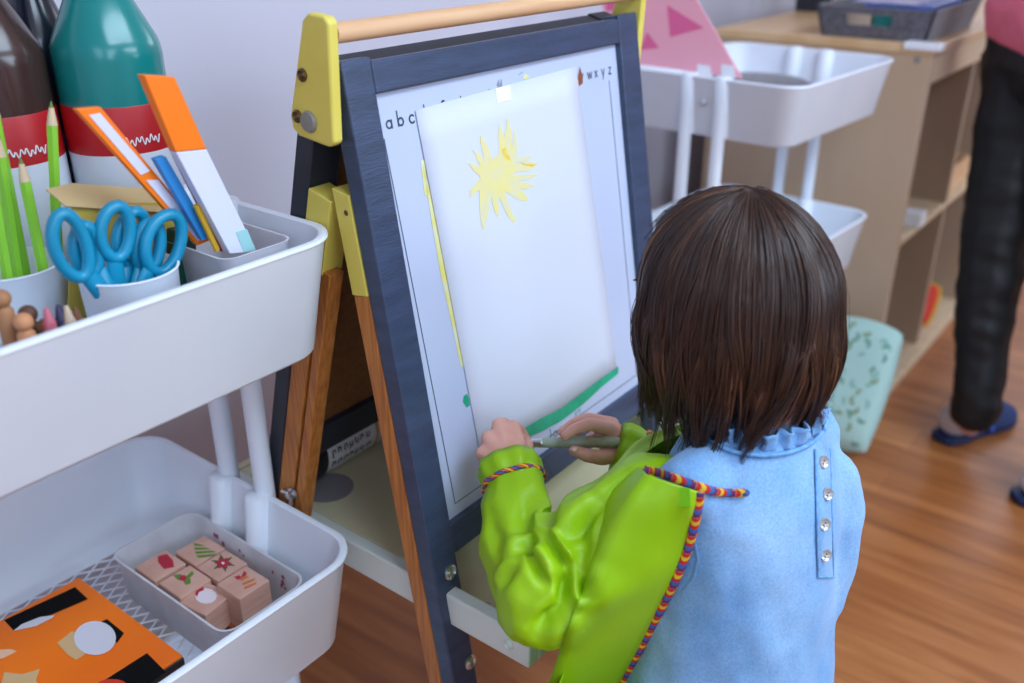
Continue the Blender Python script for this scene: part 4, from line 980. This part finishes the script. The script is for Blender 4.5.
# the smock's back panel hanging from the left shoulder, with its braid edge
Rv = [(700, 492), (695, 520), (687, 550), (675, 580), (661, 608), (646, 637), (622, 683), (600, 728), (585, 770)]
Lv = [(646, 474), (630, 498), (612, 530), (596, 565), (581, 600), (567, 635), (549, 683), (532, 728), (520, 770)]
Rp = [on(u, v, .006) for u, v in Rv]
Rd = [(p-CAM).dot(F3) for p in Rp]
rows = []
sv = [v.co + WL['person'] for v in slv.data.vertices]
TREE2 = BVHTree.FromPolygons(sv, [tuple(p.vertices) for p in slv.data.polygons])
def infront(p, gap):
    d = (p-CAM); L = d.length; d.normalize()
    for tr in (TREE, TREE2):
        h = tr.ray_cast(CAM, d)
        if h[0] is not None and h[3]-gap < L: L = h[3]-gap
    return CAM + d*L
Rc = catmull(Rp, 8)
ds = [-.012, -.03, -.045, -.055, -.058, -.058, -.060, -.060, -.060]
Lp = [P(u, v, max(.78, dd+k_+.02)) for (u, v), dd, k_ in zip(Lv, Rd, ds)]
Lc = catmull(Lp, 8)
# front of the smock: wraps round the left flank
Fp = [tors(max(.30, p.z), PI*.74) + Vector((-.02, .05, 0)) for p in Lp]; Fp = [Vector((f.x, f.y, min(p.z, .675))) for f, p in zip(Fp, Lp)]
Gp = [Vector((tors(max(.3, p.z), PI*.5).x, tors(max(.3, p.z), PI*.5).y+.03, min(p.z, .665))) for p in Lp]
Ip = [Vector((tors(max(.3, p.z), PI*.12).x+.02, tors(max(.3, p.z), PI*.12).y+.01, min(p.z, .665))) for p in Lp]
Fc, Gc, Ic = catmull(Fp, 8), catmull(Gp, 8), catmull(Ip, 8)
for i in range(len(Rc)):
    r_ = []
    for j in range(9):
        t = j/8; p = Rc[i].lerp(Lc[i], t); bul = math.sin(PI*t)*.006 + .003*noise.noise(Vector((t*3, i*.06, 1)))
        r_.append(infront(p - F3*bul, .011 if j else .0))
    q = [r_[-1].lerp(Fc[i], k/8) for k in range(1, 8)] + catmull([Fc[i], Gc[i], Ic[i]], 8)
    for j, p in enumerate(q):
        w = .003*math.sin(j*.5+i*.05); r_.append(p + Vector((-w, w*.5, 0)))
    rows.append(r_)
for _ in range(4):
    cp_ = [[p.copy() for p in r_] for r_ in rows]
    for i in range(1, len(rows)-1):
        for j in range(1, 8): rows[i][j] = cp_[i][j]*.5 + (cp_[i-1][j]+cp_[i+1][j])*.25
pnl = B().grid(rows).build('smock_panel', m_lime, sm, smooth=180, solid=.0009)
braid([p - F3*.002 for p in Rc], .0046, pnl, .35, .022, ref=F3)
tie = [on(u, v, .007) for u, v in ((644, 470), (655, 472), (668, 476), (682, 481), (700, 487), (712, 491), (726, 493), (745, 493))]
o = braid(catmull(tie, 6), .0044, pnl, .35, .022, ref=F3)
end = on(746, 493, .006); B().sph(end, .0035, 1.3, 1, .8, 2).build('tie_end', mat('braid_blue', '#2f4f86', .7), pnl, smooth=180)
vq = [on(u, v, .0125) for u, v in ((671, 486), (690, 488), (691, 507), (672, 506))]
b = B(); b.prism(vq, F3*-.0015); b.build('fastener_patch', mat('lime_patch', '#7ccb00', .6, bump=.3, bscale=600, nscale=50), pnl, smooth=0, bevel=.001)
# leggings and shoes, below the picture
b = B()
for x in (.705, .80):
    b.cap(Vector((x, .285, .42)), Vector((x, .285, .24)), .064, .047); b.cap(Vector((x, .285, .24)), Vector((x, .27, .075)), .045, .034)
me = union(b, 'leggings', .006, 3); place(me, 'leggings', mat('navy_knit', '#2a3048', .9), child)
for x in (.705, .80):
    b = B(); b.cap(Vector((x, .255, .036)), Vector((x-.01, .365, .030)), .036, .030); b.cap(Vector((x, .262, .075)), Vector((x, .262, .04)), .034, .036)
    for v in b.bm.verts: v.co.z = max(v.co.z, .0)
    b.build('shoe', mat('soft_shoe', '#7a4a5c', .8), child, smooth=180)

# hair
m_hair = bpy.data.materials.new('brown_hair'); m_hair.use_nodes = True
nt = m_hair.node_tree; nn = nt.nodes; ll = nt.links; bs = nn['Principled BSDF']; bs.inputs['Roughness'].default_value = .34; bs.inputs['Specular IOR Level'].default_value = .55
at_ = nn.new('ShaderNodeAttribute'); at_.attribute_name = 'tint'; rp = nn.new('ShaderNodeValToRGB')
rp.color_ramp.elements[0].color = lin('#211410'); rp.color_ramp.elements[1].color = lin('#7d5238'); x = rp.color_ramp.elements.new(.55); x.color = lin('#40281d')
ll.new(at_.outputs['Fac'], rp.inputs['Fac']); ll.new(rp.outputs[0], bs.inputs['Base Color'])
pole = (hu*.93 - hf*.30 + hr*.03).normalized(); e1 = (-hf - pole*(-hf).dot(pole)).normalized(); e2 = pole.cross(e1)   # e1 to the back
HA, HB, HC_ = .0865, .0945, .106
def hpath(phi, sc, zend, n=20, wave=0, wph=0, flick=0, th0=3, fr=1.0):
    pts = hpath0(phi, sc, zend, n, flick, th0); m = len(pts)
    for i in range(m):
        s_ = i/max(1, m-1); q = pts[i]; o_ = q-Hc; sd2 = Vector((-o_.y, o_.x, 0))
        if sd2.length > 1e-4: sd2.normalize()
        k = s_**1.3; g_ = max(0, (s_-.55)/.45)**1.4; dl = 0
        for pc__, dd_, ww_ in ((R(-27), R(19), R(24)), (R(-68), R(9), R(13))):
            x_ = phi-pc__; dl += (dd_ if x_ >= 0 else -dd_)*math.exp(-(x_/ww_)**2)
        if dl and g_: q = Hc + Matrix.Rotation(dl*g_, 3, 'Z') @ (q-Hc)
        pts[i] = q + sd2*(wave*k*math.sin(6.28*fr*s_+wph)) + o_.normalized()*(wave*.55*k*math.sin(6.28*fr*s_+wph*1.7+1))
    return pts
def hpath0(phi, sc, zend, n, flick, th0):
    pts = []; thE = 88
    def surf(th):
        w = pole*math.cos(R(th)) + (e1*math.cos(phi)+e2*math.sin(phi))*math.sin(R(th))
        return Hc + (hr*(w.dot(hr)*HA) + hf*(w.dot(hf)*HB) + hu*(w.dot(hu)*HC_))*sc
    m = n//2
    for k in range(m):
        pts.append(surf(lerp(th0, thE, k/(m-1))))
    p = pts[-1]; out = Vector((p.x-Hc.x, p.y-Hc.y, 0)); ol = out.length; out.normalize(); sd_ = Vector((-out.y, out.x, 0))
    h0 = p.z
    if zend > h0-.01: 
        return [q for q in pts if q.z > zend] or pts[:4]
    for k in range(1, n-m+1):
        t = k/(n-m); z = lerp(h0, zend, t)
        rad = ol + .004*math.sin(PI*min(1, t*1.3)) - .016*t*t + flick*max(0, t-.6)**2*6
        pts.append(Vector((Hc.x, Hc.y, z)) + out*rad)
    return pts
rh = random.Random(21)
hb = B(); tints = []
def zcut(phi):
    a = abs(math.degrees(phi)) if abs(phi) <= PI else 0
    d = math.degrees(phi)
    if a > 152: return Hc.z + .025              # fringe over the brow
    z = .716
    if -62 < d < -10: z += .010
    return z
def strand(pts, r, tint):
    n = 4; m = len(pts)
    if m < 3: return
    rad = [r*(1-.8*max(0, (i/(m-1)-.6)/.4)) for i in range(m)]
    hb.tube(pts, rad, n, True, .6); tints.extend([tint]*(n*m))
NL = 420
for L in range(NL):
    phi = -PI + 2*PI*(L+rh.random())/NL; sc0 = rh.choice((1.0, 1.0, .985, .97, .955)); z0 = zcut(phi) + rh.uniform(-.020, .034); wave = rh.gauss(0, .0085); fr = rh.uniform(.7, 1.5); wph = rh.uniform(0, 6); fl = rh.uniform(-.020, .016)
    tl_ = max(0, min(1, rh.gauss(.42, .12)))
    if rh.random() < .06: tl_ = min(1, tl_+.25)
    for s in range(22):
        g = rh.gauss(0, 1)*R(2.6); q = hpath(phi+g, sc0+rh.gauss(0, .010), z0+abs(rh.gauss(0, .020))-.008, 20, wave+rh.gauss(0, .0012), wph, fl+rh.gauss(0, .002), rh.uniform(2, 14), fr)
        # gather towards the lock's own line at the tips
        c_ = hpath(phi, sc0, z0, 20, wave, wph, fl, 6, fr)
        if len(c_) == len(q): q = [a.lerp(c__, .45*(i/(len(q)-1))**1.6) for i, (a, c__) in enumerate(zip(q, c_))]
        strand(q, rh.uniform(.0005, .0010), max(0, min(1, tl_+rh.gauss(0, .08))))
for k in range(90):                            # loose single hairs
    phi = rh.uniform(-2.1, 2.1); strand(hpath(phi, rh.uniform(1.0, 1.035), zcut(phi)+rh.uniform(-.03, .06), 20, rh.uniform(-.012, .012), rh.uniform(0, 6), rh.uniform(-.01, .03)), .0003, .6)
o = hb.build('hair', m_hair, child, smooth=180)
at2 = o.data.attributes.new('tint', 'FLOAT', 'POINT'); at2.data.foreach_set('value', tints)
# scalp layer under the strands
rows = []
for k in range(73):
    phi = -PI + 2*PI*k/72; q = hpath(phi, .93, Hc.z+.03 if abs(math.degrees(phi)) > 150 else (.805 if -66 < math.degrees(phi) < 2 else .765), 20)
    while len(q) < 20: q.append(q[-1].copy())
    rows.append(q)
cp = B().grid(rows).build('under_hair', mat('dark_hair', '#1a0f0b', .5), o, smooth=180)

# the brush, held in the right hand
bt0, bt1 = P(521, 443, 1.068), P(620, 441.5, 1.052)
A = (bt1-bt0).normalized(); LB = (bt1-bt0).length
br_ = thing('paintbrush', bt0, 'paint-smeared brush with a silver ferrule held against the painting', 'brush')
def bpt(t): return bt0 + A*(LB*t)
f0 = .22
B().tube([bpt(.0), bpt(.06), bpt(.12)], [.0012, .0042, .0048], 16, flat=.6).build('bristles', mat('green_bristles', '#0f7f66', .6), br_)
B().tube([bpt(.11), bpt(.16), bpt(.20), bpt(f0), bpt(f0+.005)], [.0050, .0053, .0056, .0058, .0055], 20).build('ferrule', m_steel, br_)
B().tube([bpt(t) for t in (f0, .26, .35, .5, .65, .8, .95, 1.0)], [.0056, .0060, .0064, .0068, .0068, .0064, .0058, .0044], 20).build('brush_handle', mat('painted_handle', '#8b8768', .5, col2='#a9b8a8', nscale=22, stretch=(1, 1, 1), detail=6, lo=.42, hi=.6), br_)

# ------------------------------------------------------------------ the grown-up at the edge
m_trs = mat('black_trousers', '#07080b', .6, bump=.3, bscale=30); m_top = mat('coral_top', '#f2788c', .85, col2='#e96e84', nscale=30)
ank = at(973, 415, 'z', .10); kn = P(992, 250, (ank-CAM).dot(F3)-.08); hip = P(1030, 60, (ank-CAM).dot(F3)-.14)
fdir = RT.copy(); bk_ = Vector((-fdir.y, fdir.x, 0))           # facing to the right of the picture
hp2 = hip - FW*.17 + fdir*.01; an2 = at(1058, 462, 'z', .10); kn2 = (hp2+an2)/2 + fdir*.06
pel = (hip+hp2)/2 + Vector((0, 0, .08)); che = pel + Vector((0, 0, .38)); nk = pel + Vector((0, 0, .52)); hdA = pel + Vector((0, 0, .67)) + fdir*.03
hl = at(943, 441, 'z', .012); tw = at(1026, 409, 'z', .02); fd0 = Vector((tw.x-hl.x, tw.y-hl.y, 0)).normalized()
b = B()
for h_, k_, a_ in ((hip, kn, ank), (hp2, kn2, an2)):
    b.cap(h_, k_, .075, .05); b.cap(k_, a_, .048, .036); fd_ = fd0 if a_ is ank else fdir; b.cap(a_, a_-Vector((0, 0, .03)), .03, .024)
b.cap(hip, hp2, .08, .08); b.cap(pel, che, .11, .12); b.cap(che+FW*.13, che-FW*.13, .06, .06); b.cap(che, nk, .08, .05); b.cap(nk, hdA, .05, .06)
b.sph(hdA+Vector((0, 0, .03)), .09, n=3); b.sph(hdA-Vector((0, 0, .03))+fdir*.03, .065, n=3); b.cap(hdA+fdir*.10, hdA+fdir*.105-Vector((0, 0, .02)), .010, .014)
for s in (-1, 1):
    sh_ = che+FW*.17*s+Vector((0, 0, .05)); el_ = sh_-Vector((0, 0, .24))+FW*.04*s+fdir*.14; wr_ = el_+fdir*.20+Vector((0, 0, .04)); b.cap(sh_, el_, .045, .038); b.cap(el_, wr_, .036, .026)
    b.cap(wr_, wr_+fdir*.08, .028, .03)
    for k in range(4): b.cap(wr_+fdir*.07+Vector((0, 0, (k-1.5)*.019)), wr_+fdir*(.145-.012*abs(k-1.4))+Vector((0, 0, (k-1.5)*.021))-FW*s*.012, .009, .0075)
    b.cap(wr_+fdir*.03+Vector((0, 0, .022)), wr_+fdir*.085+Vector((0, 0, .056)), .011, .009)
adult = place(union(b, 'adult', .006, 3), 'person', m_skin, None, (pel.x, pel.y, 0))
tag(adult, 'grown-up in black trousers, coral top and blue slippers walking past the shelf', 'person')
b = B()
b.cap(hip+Vector((0, 0, .06)), kn, .098, .072); b.cap(kn, ank+Vector((0, 0, .04)), .072, .056); b.cap(hp2+Vector((0, 0, .06)), kn2, .098, .072); b.cap(kn2, an2+Vector((0, 0, .04)), .072, .056)
b.cap(ank+Vector((0, 0, .05)), ank+Vector((0, 0, .018)), .056, .057); b.cap(an2+Vector((0, 0, .05)), an2+Vector((0, 0, .018)), .056, .057)
b.cap(hip+Vector((0, 0, .08)), hp2+Vector((0, 0, .08)), .105, .105); b.cap(hip, hp2, .10, .10)
def tf(p, n): return p + n*(noise.noise(Vector((p.x*9, p.y*9, p.z*14)))*.006 + noise.noise(Vector((p.x*16, p.y*16, p.z*30+p.x*10)))*.004)
def cut(p, n):
    p = tf(p, n); return p
me = union(b, 'trousers', .007, 3, cut); place(me, 'trousers', m_trs, adult)
b = B(); hem = hip.z+.105
b.cap(pel+FW*.06+Vector((0, 0, .03)), pel-FW*.06+Vector((0, 0, .03)), .128, .128); b.cap(pel+Vector((0, 0, .1)), che, .135, .145); b.cap(che+FW*.14+Vector((0, 0, .03)), che-FW*.14+Vector((0, 0, .03)), .075, .075); b.cap(che, nk-Vector((0, 0, .05)), .10, .06)
for s in (-1, 1):
    sh_ = che+FW*.17*s+Vector((0, 0, .05)); el_ = sh_-Vector((0, 0, .24))+FW*.04*s+fdir*.14; b.cap(sh_, el_, .062, .052); b.cap(el_, el_+fdir*.15+Vector((0, 0, .03)), .05, .04)
me = union(b, 'top', .007, 4, lambda p, n: Vector((p.x, p.y, max(p.z, pel.z-.075))) + Vector((n.x, n.y, 0))*noise.noise(p*8)*.006); place(me, 'coral_top', m_top, adult)
hb2 = B()
hb2.sph(hdA+Vector((0, 0, .045))-fdir*.02, .10, n=3); hb2.cap(hdA-fdir*.05, nk-fdir*.05, .07, .05); hb2.build('hair', mat('adult_hair', '#3a261b', .5, bump=.4, bscale=80, nscale=30), adult, smooth=180)
for s in (-1, 1): B().sph(hdA+fdir*.088+FW*.032*s+Vector((0, 0, .015)), .011, n=2).build('eye', m_eye, adult, smooth=180)
B().tube([hdA+fdir*.092-Vector((0, 0, .045))+FW*x for x in (-.02, 0, .02)], [.002, .005, .002], 8).build('mouth', m_lip, adult, smooth=180)
m_sole = mat('navy_rubber', '#12264f', .55); m_upper = mat('blue_slipper', '#16305f', .7); m_sock = mat('white_sock', '#d6d3dd', .9, bump=.2, bscale=200)
hl = at(943, 441, 'z', .012); tw = at(1026, 409, 'z', .02); fd0 = Vector((tw.x-hl.x, tw.y-hl.y, 0)).normalized()
for (a_, fd) in ((ank, fd0), (an2, RT.copy())):
    sdv = Vector((-fd.y, fd.x, 0)); h0 = Vector((a_.x, a_.y, 0)) - fd*.075
    if a_ is ank: h0 = Vector((hl.x, hl.y, 0))+sdv*.012
    outl = [(0, .018), (.012, .032), (.05, .040), (.10, .037), (.15, .043), (.20, .046), (.235, .038), (.255, .02), (.26, .006)]
    b = B(); b.loft([[h0+fd*x+sdv*(w*c_)+Vector((0, 0, z_)) for c_, z_ in ((1, .003), (.98, .020), (-.98, .020), (-1, .003))] for x, w in outl]); b.build('slipper_sole', m_sole, adult, smooth=30, bevel=.004)
    b = B(); n = 16
    b.loft([[h0+fd*x+sdv*(w*math.cos(PI*k/n))+Vector((0, 0, .018+hh*math.sin(PI*k/n))) for k in range(n+1)] for x, w, hh in ((.125, .043, .060), (.15, .045, .056), (.19, .047, .046), (.225, .041, .036), (.25, .024, .022), (.26, .008, .008))], cap=False, closed=False); up__ = b.build('slipper_upper', m_upper, adult, smooth=180, solid=.004)
    b = B(); b.loft([[h0+fd*x+sdv*((w+.0025)*math.cos(PI*k/n))+Vector((0, 0, .018+(hh+.003)*math.sin(PI*k/n))) for k in range(n+1)] for x, w, hh in ((.118, .043, .061), (.135, .044, .059))], cap=False, closed=False); b.build('stripe', mat('bright_blue_stripe', '#2f62c0', .6), up__, smooth=180, solid=.003)
    b = B(); b.cap(h0+fd*.045+Vector((0, 0, .052)), h0+fd*.13+Vector((0, 0, .046)), .036, .032); b.cap(h0+fd*.05+Vector((0, 0, .05)), a_+Vector((0, 0, .03)), .040, .044); b.cap(h0+fd*.13+Vector((0, 0, .046)), h0+fd*.22+Vector((0, 0, .036)), .032, .016)
    place(union(b, 'sock', .004, 4), 'sock', m_sock, adult)

# ------------------------------------------------------------------ light
w = bpy.data.worlds.new('room'); SC.world = w; w.use_nodes = True
w.node_tree.nodes['Background'].inputs[0].default_value = (.72, .82, 1.0, 1); w.node_tree.nodes['Background'].inputs[1].default_value = .3
def area(name, loc, aim, sx, sy, power, col):
    ld = bpy.data.lights.new(name, 'AREA'); ld.shape = 'RECTANGLE'; ld.size = sx; ld.size_y = sy; ld.energy = power; ld.color = col
    o = bpy.data.objects.new(name, ld); COL.objects.link(o); o.location = loc
    o.rotation_euler = (Vector(aim)-Vector(loc)).to_track_quat('-Z', 'Y').to_euler(); return o
area('window_light', (2.0, -3.35, 1.75), (1.3, .5, .6), 2.6, 1.4, 54, (.66, .82, 1.0))
area('window_light', (-.8, -3.35, 1.9), (.6, .6, .7), 2.0, 1.4, 26, (.60, .79, 1.0))
area('added_overhead_light', (.9, -1.0, 2.57), (.9, -.9, 0), 2.4, 1.0, 44, (.64, .81, 1.0))  # added overhead source, so the tray shades the floor under the easel
area('window_light', (-2.15, -1.2, 1.9), (1.0, .4, .7), 1.6, 1.2, 10, (.60, .79, 1.0))
area('window_light', (5.35, .1, 1.75), (2.0, .2, .3), 2.0, 1.5, 22, (.80, .89, 1.0))
SC.view_settings.view_transform = 'Standard'; SC.view_settings.look = 'None'; SC.view_settings.gamma = 1; SC.view_settings.use_curve_mapping = False
SC.view_settings.exposure = .85
